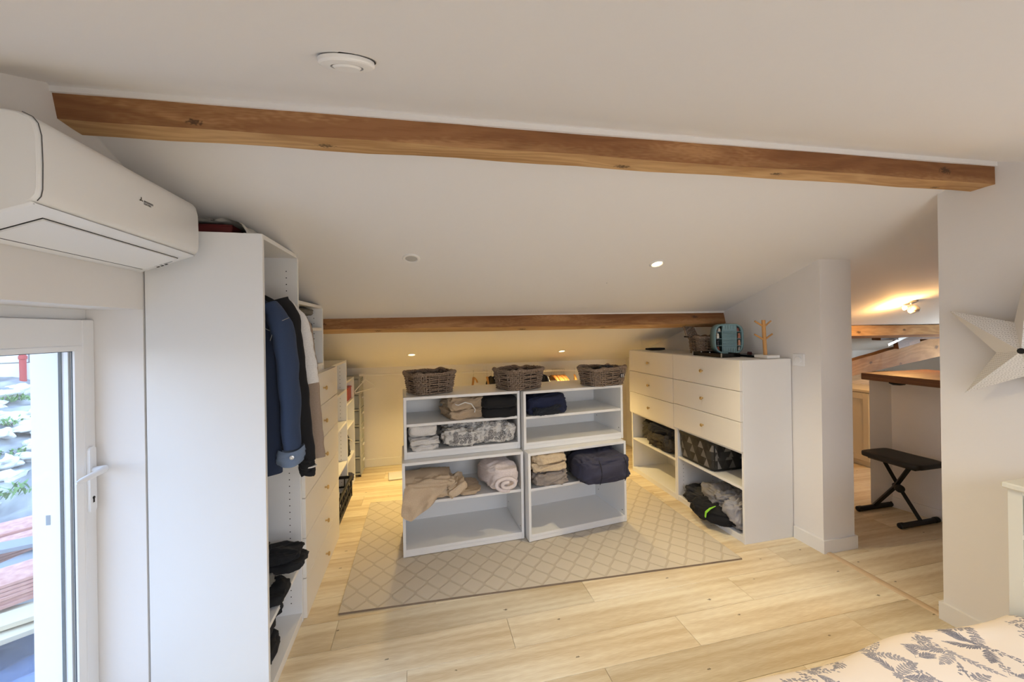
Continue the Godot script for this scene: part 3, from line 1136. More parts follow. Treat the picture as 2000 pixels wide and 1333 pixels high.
	for k in 5:
		var b := begin()
		box(b, Vector3.ZERO, Vector3(1.2, 0.025, 0.14), 0.002)
		var o := obj("board", b, pine if k < 3 else mat(Color(0.55, 0.56, 0.58), 0.85))
		o.position = [Vector3(-1.98, 0.055, -2.42), Vector3(-1.95, 0.02, -2.36), Vector3(-2.08, 0.028, -2.50), Vector3(-2.3, 0.11, -2.95), Vector3(-2.45, 0.16, -3.02)][k]
		o.rotation = Vector3(0.0, [0.45, 0.62, 0.2, 1.0, 0.2][k], [0.03, 0.0, 0.0, 0.1, 0.05][k])
		tag(o, ["uppermost pale board of the pile below the tiles outside", "lowest pale board of the pile below the tiles outside", "middle pale board crossing the pile below the tiles", "grey weathered board leaning by the nearest roof tile stack", "grey weathered board lying across behind the tile stack"][k], "board")
	var tb := begin()
	grid(tb, 20, 20, func(u: float, v: float) -> Vector3:
		var x := lerpf(-2.5, -1.3, u)
		var z := lerpf(-1.5, -2.6, v)
		return Vector3(x, -0.12 + 0.05 * fn.get_noise_2d(x * 5.0, z * 5.0), z))
	tag(obj("tarpaulin", tb, mat(Color(0.38, 0.46, 0.60), 0.5)), "blue-grey tarpaulin spread on the ground just outside the glazed door", "tarpaulin")


# ==================================================================== storage units
func unit(called: String, label: String, category: String, at: Vector3, turn: float, w: float, h: float, d: float, shelves: Array, drawers := [], holes := false, group := "", gap_front := 0.02) -> Node3D:
	# open front towards +z; x 0..w, y 0..h, z -d..0; drawers: [y0, y1] with fronts that stand proud
	var t := 0.018
	var root := thing(called, label, category, at, turn, group)
	var me := func(a: Vector3, b: Vector3, nm: String) -> void:
		var s := begin()
		minmax(s, a, b, 0.0012)
		obj(nm, s, M.melamine, root)
	me.call(Vector3(0, 0, -d), Vector3(t, h, 0), "side_panel")
	me.call(Vector3(w - t, 0, -d), Vector3(w, h, 0), "side_panel")
	me.call(Vector3(t, h - t, -d), Vector3(w - t, h, -0.0005), "top_panel")
	me.call(Vector3(t, 0.028, -d), Vector3(w - t, 0.028 + t, -0.0005), "bottom_panel")
	me.call(Vector3(t, 0.0, -0.03), Vector3(w - t, 0.028, -0.0025), "plinth")
	me.call(Vector3(t, 0.028, -d), Vector3(w - t, h - t, -d + 0.006), "back_panel")
	for y in shelves:
		me.call(Vector3(t, y - t, -d + 0.006), Vector3(w - t, y, -0.004), "shelf")
	for dr in drawers:
		var s := begin()
		minmax(s, Vector3(0.0015, dr[0] + 0.0018, 0.001), Vector3(w - 0.0015, dr[1] - 0.0018, 0.001 + gap_front), 0.0012)
		var f := obj("drawer", s, M.front, root)
		s = begin()
		lathe(s, [Vector2(0.005, 0), Vector2(0.0045, 0.012), Vector2(0.012, 0.016), Vector2(0.0125, 0.021), Vector2(0.009, 0.0245), Vector2(0.0, 0.025)], Vector3(w * 0.5, (dr[0] + dr[1]) * 0.5, gap_front), Vector3.BACK, 14)
		obj("knob", s, M.brass, f)
	if not holes and drawers.is_empty():
		var s := begin()
		for side in [t, w - t]:
			for q in [[0.075, -0.03], [0.105, -d + 0.05], [h - 0.05, -d + 0.05]]:
				lathe(s, [Vector2(0.0042, 0.0), Vector2(0.0042, 0.0005), Vector2(0.0, 0.0005)], Vector3(side, q[0], q[1]), Vector3(1.0 if side < w * 0.5 else -1.0, 0, 0), 8)
		var o := obj("fixing_hole", s, M.hole, root)
		o.set_meta("kind", "stuff")
	if holes:
		var s := begin()
		for side in [t, w - t]:
			for zz in [-0.05, -d + 0.06]:
				var y := 0.1
				while y < h - 0.06:
					var blocked := false
					for dr in drawers:
						if y > dr[0] and y < dr[1]:
							blocked = true
					if not blocked:
						var sg := 1.0 if side < w * 0.5 else -1.0
						lathe(s, [Vector2(0.0027, 0.0), Vector2(0.0027, 0.0004), Vector2(0.0, 0.0004)], Vector3(side, y, zz), Vector3(sg, 0, 0), 8)
					y += 0.032
		var o := obj("shelf_pin_hole", s, M.hole, root)
		o.set_meta("kind", "stuff")
	return root


func build_closets() -> void:
	var L := PI / 2
	# left run, fronts facing the room
	unit("wardrobe", "tall narrow white open wardrobe with hanging jackets beside the glazed door", "wardrobe", Vector3(-0.590, 0, -1.6945), L, 0.458, 1.815, 0.385, [0.29], [], true)
	unit("drawer_chest", "white six-drawer chest with brass knobs on the left, next to the hanging clothes", "chest", Vector3(-0.596, 0, -2.155), L, 0.808, 1.192, 0.38, [], [[0.0, 0.2], [0.2, 0.4], [0.4, 0.6], [0.6, 0.8], [0.8, 1.0], [1.0, 1.192]])
	unit("shelf_cabinet", "small white open cabinet standing on top of the left drawer chest", "cabinet", Vector3(-0.602, 1.193, -2.157), L, 0.545, 0.402, 0.37, [0.265], [], true)
	unit("shelf_unit", "white open shelf unit with a black crate at its bottom, past the left drawers", "shelf unit", Vector3(-0.618, 0, -2.966), L, 0.602, 1.19, 0.36, [0.345, 0.68, 0.945], [], true)
	unit("shelf_unit", "lower white open shelf unit holding a red box, at the far left", "shelf unit", Vector3(-0.636, 0, -3.570), L, 0.48, 0.995, 0.34, [0.29, 0.585, 0.795])
	# right run
	var R := -PI / 2
	unit("drawer_cabinet", "right-hand white cabinet nearest the pillar, drawers above two open bays", "cabinet", Vector3(2.037, 0, -2.865), R, 0.699, 1.203, 0.39, [0.367, 0.604], [[0.604, 0.8], [0.8, 1.0], [1.0, 1.203]], true)
	unit("drawer_cabinet", "white cabinet further from the pillar, drawers above a dark clothes heap", "cabinet", Vector3(2.037, 0, -3.566), R, 0.699, 1.203, 0.39, [0.335, 0.59], [[0.59, 0.795], [0.795, 1.0], [1.0, 1.203]])
	# clear plastic drawer tower in the far corner
	var root := thing("drawer_tower", "narrow translucent plastic drawer tower in the far left corner", "drawer tower", Vector3(-0.585, 0, -4.105), L)
	var s := begin()
	for x in [0.008, 0.212]:
		for z in [-0.30, -0.012]:
			box(s, Vector3(x, 0.50, z), Vector3(0.016, 0.96, 0.016), 0.003)
	for k in 7:
		box(s, Vector3(0.11, 0.03 + k * 0.157, -0.156), Vector3(0.22, 0.012, 0.31), 0.003)
	obj("frame", s, mat(Color(0.70, 0.70, 0.67), 0.5), root)
	for k in 6:
		s = begin()
		var y := 0.04 + k * 0.157
		minmax(s, Vector3(0.018, y, -0.30), Vector3(0.202, y + 0.13, -0.004), 0.006)
		var dr := obj("drawer", s, M.frosted, root)
		s = begin()
		box(s, Vector3(0.11, y + 0.1, 0.004), Vector3(0.08, 0.012, 0.014), 0.004)
		obj("handle", s, M.plastic, dr)
	for x in [0.015, 0.205]:
		for z in [-0.29, -0.02]:
			s = begin()
			lathe(s, [Vector2(0, 0), Vector2(0.012, 0), Vector2(0.010, 0.026), Vector2(0, 0.026)], Vector3(x, 0, z), Vector3.UP, 10)
			obj("foot", s, M.black, root)


func build_island() -> void:
	var g := "white open cubes of the middle island"
	unit("open_cabinet", "lower left island cabinet holding a beige sheet and pink blanket", "cabinet", Vector3(-0.128, 0.012, -2.553), 0.040, 0.790, 0.588, 0.40, [0.335], [], false, g)
	unit("open_cabinet", "upper left island cabinet holding white linen and a patterned duvet", "cabinet", Vector3(-0.117, 0.601, -2.620), 0.052, 0.780, 0.399, 0.40, [0.225], [], false, g)
	unit("open_cabinet", "lower right island cabinet holding fleece blankets and a navy quilt", "cabinet", Vector3(0.681, 0.012, -2.530), 0.122, 0.772, 0.588, 0.40, [0.350], [], false, g)
	unit("open_cabinet", "upper right island cabinet, nearly empty with one navy blanket", "cabinet", Vector3(0.676, 0.601, -2.612), 0.095, 0.790, 0.399, 0.40, [0.225], [], false, g)


# ==================================================================== clothes and linen
func soft_thing(called: String, label: String, category: String, at: Vector3, s: Vector3, turn: float, m: Material, sd: int, amp := 0.012, freq := 9.0, layers := 0, e := 0.35, group := "", uvs := Vector2.ONE) -> MeshInstance3D:
	var st := begin()
	if layers > 1:
		var r := RandomNumberGenerator.new()
		r.seed = sd
		var lh := s.y / layers
		for k in layers:
			var c := Vector3(r.randf_range(-0.012, 0.012), lh * (k + 0.5), r.randf_range(-0.006, 0.014))
			var ls := Vector3(s.x * r.randf_range(0.93, 1.0), lh * 1.22, s.z * r.randf_range(0.93, 1.0))
			soft(st, c, ls, sd + k * 3, amp * 0.6, freq, 0, 0.38, 84, 34, Vector3(0.5, 1.2, 0.9), Basis(Vector3(r.randf_range(-0.04, 0.04), 1, r.randf_range(-0.08, 0.08)).normalized(), r.randf_range(-0.06, 0.06)), uvs)
	else:
		soft(st, Vector3(0, s.y * 0.5, 0), s, sd, amp, freq, 0, e, 84, 54, Vector3(0.6, 1.6, 1.0), Basis.IDENTITY, uvs)
	var o := obj(called, st, m)
	o.position = at
	o.rotation.y = turn
	tag(o, label, category, group)
	return o


func garment_body(x0: float, hw: float, y_top: float, y_bot: float, z: float, th: float, shoulder: float, sd: int, flare := 0.0) -> Callable:
	# closed shell hanging from its shoulders, width along x
	return func(u: float, v: float) -> Vector3:
		var y := lerpf(y_bot, y_top, v)
		var a := TAU * u
		var t := 1.0 - v
		var w := hw * (1.0 + flare * t)
		var drop := clampf((y_top - y) / shoulder, 0.0, 1.0)
		w *= lerpf(0.28, 1.0, sqrt(drop)) if drop < 1.0 else 1.0
		var thick := th * lerpf(0.35, 1.0, clampf(drop * 1.4, 0, 1)) * (1.0 + 0.25 * t)
		var cx := spow(cos(a), 0.75) * w
		var cz := spow(-sin(a), 0.75) * thick
		var f := 0.008 * sin(cx * 46.0 + sd) * t + 0.010 * fn.get_noise_2d(cx * 9.0 + sd * 7.0, y * 3.2)
		if v == 0.0:
			return Vector3(x0 + cx, y + 0.004 * sin(cx * 30.0), z + cz + f)
		return Vector3(x0 + cx, y, z + cz + f)


func sleeve(st: SurfaceTool, pts: Array, r: Array, sd: int, squash := 0.72, sides := 20) -> void:
	var n := 34
	var pp := []
	var rr := []
	for i in n + 1:
		var t := float(i) / n * (pts.size() - 1)
		var k := mini(int(t), pts.size() - 2)
		var f := t - k
		pp.append(pts[k].lerp(pts[k + 1], f) + Vector3(fn.get_noise_2d(i * 0.22 + sd, 1.0), 0, fn.get_noise_2d(i * 0.22, sd + 4.0)) * 0.0035)
		rr.append(lerpf(r[k], r[k + 1], f) * (1.0 + 0.035 * fn.get_noise_2d(i * 0.3, sd * 3.0)))
	tube(st, pp, rr, sides, squash)


func hanger_shape(st_wood: SurfaceTool, st_metal: SurfaceTool, half := 0.2, drop := 0.075) -> void:
	# local: hook centre at the origin, arms along x
	var h := []
	for k in 15:
		var a := -0.6 + 3.9 * k / 14.0
		h.append(Vector3(cos(a) * 0.017, sin(a) * 0.017 - 0.004, 0))
	h.reverse()
	tube(st_metal, h, 0.0016, 6)
	tube(st_metal, [h[h.size() - 1], Vector3(0.004, -0.035, 0), Vector3(0, -0.06, 0)], 0.0016, 6)
	for sg in [-1, 1]:
		var a := []
		var r := []
		for k in 9:
			var t := k / 8.0
			a.append(Vector3(sg * half * t, -0.062 - drop * pow(t, 1.35), 0.012 * sin(t * PI * 0.5)))
			r.append(0.013 - 0.003 * t)
		tube(st_wood, a, r, 8, 0.55)


func hanger(label: String, at: Vector3, turn: float, group := "", half := 0.2, wood: Material = null) -> Node3D:
	var root := thing("clothes_hanger", label, "hanger", at, turn, group)
	var w := begin()
	var m := begin()
	hanger_shape(w, m, half)
	obj("arm", w, wood if wood else M.hookwood, root)
	obj("hook", m, M.steel, root)
	return root


func build_clothes() -> void:
	# ---- rail in the tall wardrobe and what hangs on it
	var st := begin()
	tube(st, [Vector3(-0.79, 1.652, -1.714), Vector3(-0.79, 1.652, -2.134)], 0.0125, 14)
	tag(obj("clothes_rail", st, M.steel), "round metal rail across the tall wardrobe above the jackets", "rail")
	var zs := [-1.795, -1.885, -1.965, -2.045]
	for k in 4:
		hanger(["wooden hanger inside the denim jacket", "wooden hanger inside the black jacket", "wooden hanger inside the white shirt, its end showing at the neckline", "wooden hanger inside the taupe garment behind the white shirt"][k], Vector3(-0.80, 1.668, zs[k]), 0.0, "", 0.235 if k == 2 else 0.2)
	# denim jacket
	var root := thing("denim_jacket", "blue denim jacket with turned-up cuff hanging foremost in the tall wardrobe", "jacket", Vector3(0, 0, 0))
	st = begin()
	grid(st, 72, 40, garment_body(-0.80, 0.225, 1.605, 0.855, zs[0], 0.034, 0.075, 1, 0.05))
	obj("body", st, M.denim, root)
	st = begin()
	sleeve(st, [Vector3(-0.60, 1.545, zs[0]), Vector3(-0.555, 1.46, zs[0] + 0.005), Vector3(-0.535, 1.30, zs[0] + 0.008), Vector3(-0.527, 1.12, zs[0] + 0.012), Vector3(-0.522, 0.955, zs[0] + 0.016)], [0.042, 0.058, 0.053, 0.050, 0.042], 3)
	var sl := obj("sleeve", st, M.denim_mid, root)
	st = begin()
	grid(st, 28, 8, func(u: float, v: float) -> Vector3:
		var a := TAU * u
		var y := lerpf(0.895, 0.955, v) + 0.008 * sin(a * 2.0 + 1.0)
		var r := 0.047 + 0.004 * sin(v * PI) + 0.004 * fn.get_noise_2d(u * 6.0, v * 3.0)
		y += 0.16 * cos(a) * r
		return Vector3(-0.526 + cos(a) * r * 1.06, y, zs[0] + 0.016 - sin(a) * r * 0.72))
	var cuff := obj("cuff", st, M.denim_light, sl)
	st = begin()
	lathe(st, [Vector2(0.0085, 0), Vector2(0.0085, 0.003), Vector2(0.004, 0.004), Vector2(0, 0.003)], Vector3(-0.512, 0.93, zs[0] + 0.054), Vector3(0.2, 0, 1), 12)
	obj("button", st, M.steel, root)
	st = begin()
	tube(st, [Vector3(-0.655, 1.455, zs[0] + 0.037), Vector3(-0.61, 1.452, zs[0] + 0.042), Vector3(-0.586, 1.44, zs[0] + 0.046)], 0.0012, 5)
	tube(st, [Vector3(-0.586, 1.40, zs[0] + 0.047), Vector3(-0.570, 1.45, zs[0] + 0.053), Vector3(-0.545, 1.478, zs[0] + 0.050), Vector3(-0.520, 1.492, zs[0] + 0.035)], 0.0012, 5)
	obj("stitching", st, M.stitch, root)
	st = begin()
	grid(st, 24, 6, func(u: float, v: float) -> Vector3:
		var a := TAU * u
		return Vector3(-0.80 + cos(a) * 0.075, lerpf(1.585, 1.65, v), zs[0] - sin(a) * (0.03 + 0.012 * (1.0 - v))))
	obj("collar", st, M.denim, root)
	# black jacket with a white line round the cuff
	root = thing("black_jacket", "black jacket with a white line round its ribbed cuff, behind the denim jacket", "jacket", Vector3.ZERO)
	st = begin()
	grid(st, 72, 40, garment_body(-0.80, 0.235, 1.615, 0.865, zs[1], 0.03, 0.08, 4, 0.02))
	obj("body", st, M.black_cloth, root)
	st = begin()
	sleeve(st, [Vector3(-0.60, 1.575, zs[1]), Vector3(-0.560, 1.49, zs[1]), Vector3(-0.538, 1.30, zs[1] + 0.004), Vector3(-0.518, 1.10, zs[1] + 0.006), Vector3(-0.493, 0.872, zs[1] + 0.008)], [0.042, 0.048, 0.045, 0.043, 0.034], 7)
	sl = obj("sleeve", st, M.black_cloth, root)
	st = begin()
	sleeve(st, [Vector3(-0.493, 0.880, zs[1] + 0.008), Vector3(-0.489, 0.818, zs[1] + 0.008)], [0.034, 0.033], 9)
	obj("cuff", st, M.black_cloth, sl)
	st = begin()
	tube(st, [Vector3(-0.490, 0.850, zs[1] + 0.008), Vector3(-0.490, 0.8455, zs[1] + 0.008)], 0.0372, 20, 0.74)
	obj("cuff_line", st, M.white_cloth, sl)
	# white shirt
	root = thing("white_shirt", "white short-sleeved shirt hanging behind the black jacket", "shirt", Vector3.ZERO)
	st = begin()
	grid(st, 72, 40, garment_body(-0.80, 0.24, 1.60, 0.98, zs[2], 0.024, 0.07, 9, 0.0))
	obj("body", st, M.white_cloth, root)
	st = begin()
	sleeve(st, [Vector3(-0.60, 1.555, zs[2]), Vector3(-0.548, 1.47, zs[2]), Vector3(-0.525, 1.33, zs[2] + 0.004), Vector3(-0.508, 1.195, zs[2] + 0.008)], [0.04, 0.052, 0.055, 0.052], 12, 0.55)
	obj("sleeve", st, M.white_cloth, root)
	# taupe garment
	root = thing("taupe_coat", "taupe long-sleeved garment showing below the white shirt", "coat", Vector3.ZERO)
	st = begin()
	grid(st, 72, 40, garment_body(-0.80, 0.235, 1.585, 0.86, zs[3], 0.024, 0.07, 14, 0.0))
	obj("body", st, M.taupe, root)
	st = begin()
	sleeve(st, [Vector3(-0.60, 1.54, zs[3]), Vector3(-0.55, 1.45, zs[3]), Vector3(-0.525, 1.25, zs[3]), Vector3(-0.508, 1.02, zs[3] + 0.004), Vector3(-0.495, 0.835, zs[3] + 0.008)], [0.036, 0.046, 0.043, 0.040, 0.042], 16, 0.5)
	obj("sleeve", st, M.taupe, root)
	# jeans on the wardrobe's shelf and floor
	soft_thing("folded_jeans", "lowest folded dark jeans on the wardrobe shelf, hem hanging over the edge", "jeans", Vector3(-0.755, 0.251, -1.90), Vector3(0.36, 0.075, 0.22), 0.12, M.black_denim, 31, 0.020, 15.0, 2, 0.3)
	soft_thing("folded_jeans", "grey khaki trousers folded on the wardrobe shelf between two dark jeans", "trousers", Vector3(-0.80, 0.328, -1.86), Vector3(0.33, 0.095, 0.19), -0.1, M.khaki, 34, 0.020, 15.0, 1, 0.4)
	soft_thing("folded_jeans", "folded black jeans jutting furthest out of the wardrobe shelf", "jeans", Vector3(-0.71, 0.375, -1.985), Vector3(0.37, 0.085, 0.17), 0.06, M.black_denim, 37, 0.020, 15.0, 2, 0.3)
	soft_thing("folded_jeans", "small folded dark jeans topmost on the wardrobe shelf pile", "jeans", Vector3(-0.81, 0.452, -1.90), Vector3(0.34, 0.075, 0.20), -0.05, M.black_denim, 39, 0.020, 15.0, 2, 0.32)
	soft_thing("folded_jeans", "dark folded trousers at the very bottom of the tall wardrobe", "trousers", Vector3(-0.79, 0.047, -1.88), Vector3(0.33, 0.12, 0.24), 0.08, M.black_cloth, 41, 0.020, 15.0, 2, 0.35)
	# small cabinet above the drawers
	soft_thing("folded_jumper", "grey jumper folded on the upper shelf of the small left cabinet", "jumper", Vector3(-0.765, 1.525, -2.42), Vector3(0.30, 0.045, 0.42), 0.0, M.khaki, 44, 0.010, 12.0, 1, 0.4)
	soft_thing("folded_jumper", "black jumper folded on the upper shelf of the small left cabinet", "jumper", Vector3(-0.79, 1.49, -2.38), Vector3(0.31, 0.04, 0.36), 0.0, M.black_cloth, 46, 0.008, 12.0, 0, 0.4)
	soft_thing("folded_jumper", "blue jumper folded lowest on the upper shelf of the small left cabinet", "jumper", Vector3(-0.775, 1.447, -2.43), Vector3(0.30, 0.045, 0.40), 0.0, M.navy_quilt, 48, 0.008, 12.0, 1, 0.35)
	soft_thing("rolled_trousers", "black rolled garment on top in the small left cabinet's lower bay", "clothing", Vector3(-0.77, 1.315, -2.51), Vector3(0.30, 0.10, 0.16), 0.1, M.black_cloth, 51, 0.010, 11.0, 0, 0.6)
	soft_thing("rolled_trousers", "dark green rolled garment beneath the black roll in the small left cabinet", "clothing", Vector3(-0.80, 1.22, -2.50), Vector3(0.30, 0.095, 0.30), -0.1, cloth(Color(0.17, 0.22, 0.19)), 53, 0.012, 11.0, 0, 0.5)
	# ---- island: upper left
	var a := atan2(0.035, 0.797)
	var host := soft_thing("folded_trousers", "beige trousers with a dark drawstring crumpled on the upper left island shelf", "trousers", Vector3(0.27, 0.826, -2.800), Vector3(0.30, 0.145, 0.30), a + 0.25, M.sand, 61, 0.050, 12.0, 2, 0.5)
	st = begin()
	tube(st, [Vector3(0.20, 0.935, -2.665), Vector3(0.235, 0.928, -2.643), Vector3(0.28, 0.945, -2.640), Vector3(0.325, 0.93, -2.650), Vector3(0.35, 0.89, -2.660), Vector3(0.345, 0.87, -2.658)], 0.0042, 7)
	join("drawstring", st, M.white_cloth, host)
	soft_thing("folded_jumper", "black jumper folded beside the beige trousers on the upper left island shelf", "jumper", Vector3(0.515, 0.826, -2.780), Vector3(0.26, 0.135, 0.30), a - 0.05, M.black_cloth, 64, 0.012, 9.0, 2, 0.35)
	soft_thing("folded_sheet", "white sheet folded on top of another at the left end of the island", "sheet", Vector3(-0.005, 0.733, -2.775), Vector3(0.19, 0.085, 0.30), a, M.white_cloth, 67, 0.010, 12.0, 1, 0.3)
	soft_thing("folded_sheet", "white crumpled sheet under the folded one at the left end of the island", "sheet", Vector3(0.0, 0.648, -2.765), Vector3(0.20, 0.082, 0.32), a + 0.04, M.white_cloth, 69, 0.030, 14.0, 2, 0.4)
	root = thing("patterned_duvet", "black and white paisley duvet rolled up in the upper left island cabinet", "duvet", Vector3(0.365, 0.648, -2.785), a + 0.01)
	for k in 4:
		st = begin()
		soft(st, [Vector3(-0.10, 0.062, 0.05), Vector3(0.10, 0.078, 0.03), Vector3(0.20, 0.070, 0.05), Vector3(-0.02, 0.125, -0.03)][k], [Vector3(0.33, 0.125, 0.23), Vector3(0.24, 0.155, 0.25), Vector3(0.12, 0.135, 0.22), Vector3(0.46, 0.085, 0.24)][k], 72 + k * 5, 0.022, 13.0, 0, 0.6, 84, 54, Vector3(0.8, 1.3, 1.0), Basis(Vector3(0.1, 1, 0.3).normalized(), [0.08, -0.1, 0.25, 0.0][k]))
		obj("fold", st, M.paisley, root)
	# ---- island: lower left
	beige_sheet(a)
	host = soft_thing("rolled_blanket", "pale pink blanket rolled on the lower left island shelf", "blanket", Vector3(0.505, 0.358, -2.690), Vector3(0.225, 0.175, 0.32), a + 0.22, M.pink, 78, 0.014, 8.0, 0, 0.55)
	st = begin()
	var sp := []
	for k in 40:
		var t := k / 39.0
		var an := 1.2 + t * 10.0
		var r := 0.020 + 0.055 * t
		sp.append(Vector3(0.535 + cos(an) * r * 1.1, 0.418 + sin(an) * r * 0.62, -2.510 + 0.016 * t * 0 - 0.02 * t))
	tube(st, sp, 0.013, 8)
	join("rolled_edge", st, M.pink, host)
	# ---- island: upper right
	var b := atan2(0.085, 0.775)
	host = soft_thing("navy_blanket", "navy blue blanket folded at the left of the upper right island cabinet", "blanket", Vector3(0.855, 0.826, -2.775), Vector3(0.325, 0.135, 0.30), b, M.navy, 83, 0.018, 9.0, 0, 0.42)
	st = begin()
	soft(st, Vector3(0.86, 0.859, -2.645), Vector3(0.24, 0.062, 0.10), 86, 0.016, 26.0, 0, 0.5, 84, 54, Vector3(0.6, 1.6, 1.0), Basis(Vector3.UP, b + 0.15))
	join("lining", st, cloth(Color(0.14, 0.16, 0.20)), host)
	# ---- island: lower right
	soft_thing("fleece_blanket", "grey-brown fleece blanket folded under a beige one in the lower right island", "blanket", Vector3(0.835, 0.369, -2.660), Vector3(0.285, 0.115, 0.31), b, M.grey_fleece, 91, 0.026, 13.0, 1, 0.42)
	soft_thing("fleece_blanket", "beige fleece blanket folded on top of the grey-brown fleece", "blanket", Vector3(0.825, 0.474, -2.660), Vector3(0.27, 0.10, 0.30), b + 0.02, M.fleece, 94, 0.030, 15.0, 2, 0.42)
	var q := soft_thing("navy_quilt", "dark navy quilt bulging out of the lower right island cabinet", "quilt", Vector3(1.205, 0.369, -2.590), Vector3(0.40, 0.195, 0.34), b, M.navy_quilt, 97, 0.020, 10.0, 0, 0.42)
	st = begin()
	for x in [-0.085, 0.11]:
		var pp := []
		for k in 12:
			var t := k / 11.0
			pp.append(Vector3(x + 0.012 * sin(t * 3.0), lerpf(0.178, 0.02, t), 0.176 - 0.02 * pow(absf(t - 0.55) * 1.8, 3.0)))
		tube(st, pp, 0.0022, 6)
	obj("piping", st, M.black_cloth, q)
	# ---- right-hand cabinets
	heap()


func beige_sheet(a: float) -> void:
	# a sheet heaped on the shelf, one corner hanging over the front edge
	var st := begin()
	soft(st, Vector3(0.045, 0.425, -2.68), Vector3(0.33, 0.15, 0.30), 103, 0.02, 9.0, 2, 0.5)
	var root := thing("beige_sheet", "beige sheet heaped on the lower left island shelf, corner hanging down", "sheet")
	obj("heap", st, M.beige, root)
	var flap := func(off: float) -> Callable:
		return func(u: float, v: float) -> Vector3:
			# v: 0 on the heap's top, 1 at the lower tip
			var x := lerpf(-0.125, 0.175 - 0.10 * v, u) + 0.01 * sin(v * 5.0)
			var y := 0.0
			var z := 0.0
			var t := v
			if t < 0.35:
				var k := t / 0.35
				y = lerpf(0.505, 0.44, k * k)
				z = lerpf(-2.70, -2.545, k)
			else:
				var k := (t - 0.35) / 0.65
				var tip := 1.0 - 0.55 * pow(absf(u - 0.30) / 0.70, 1.2)
				y = 0.44 - 0.185 * k * tip
				z = -2.545 + 0.030 * k + 0.01 * sin(u * 9.0) * k
			var n := fn.get_noise_2d(u * 3.0 + 5.0, v * 3.0) * 0.012
			return Vector3(x, y + n * 0.5, z + n + off)
	st = begin()
	grid(st, 34, 34, flap.call(0.004), true)
	grid(st, 34, 34, flap.call(-0.003))
	obj("hanging_corner", st, M.beige, root)
	st = begin()
	soft(st, Vector3(0.20, 0.425, -2.60), Vector3(0.17, 0.10, 0.22), 107, 0.02, 12.0, 1, 0.55, 48, 30, Vector3(0.6, 1.6, 1.0), Basis(Vector3(0.2, 0.3, 1).normalized(), 0.5))
	obj("folded_corner", st, M.beige, root)
	st = begin()
	soft(st, Vector3(0.30, 0.378, -2.66), Vector3(0.16, 0.034, 0.24), 109, 0.01, 12.0, 0, 0.5)
	obj("trailing_edge", st, M.sand, root)


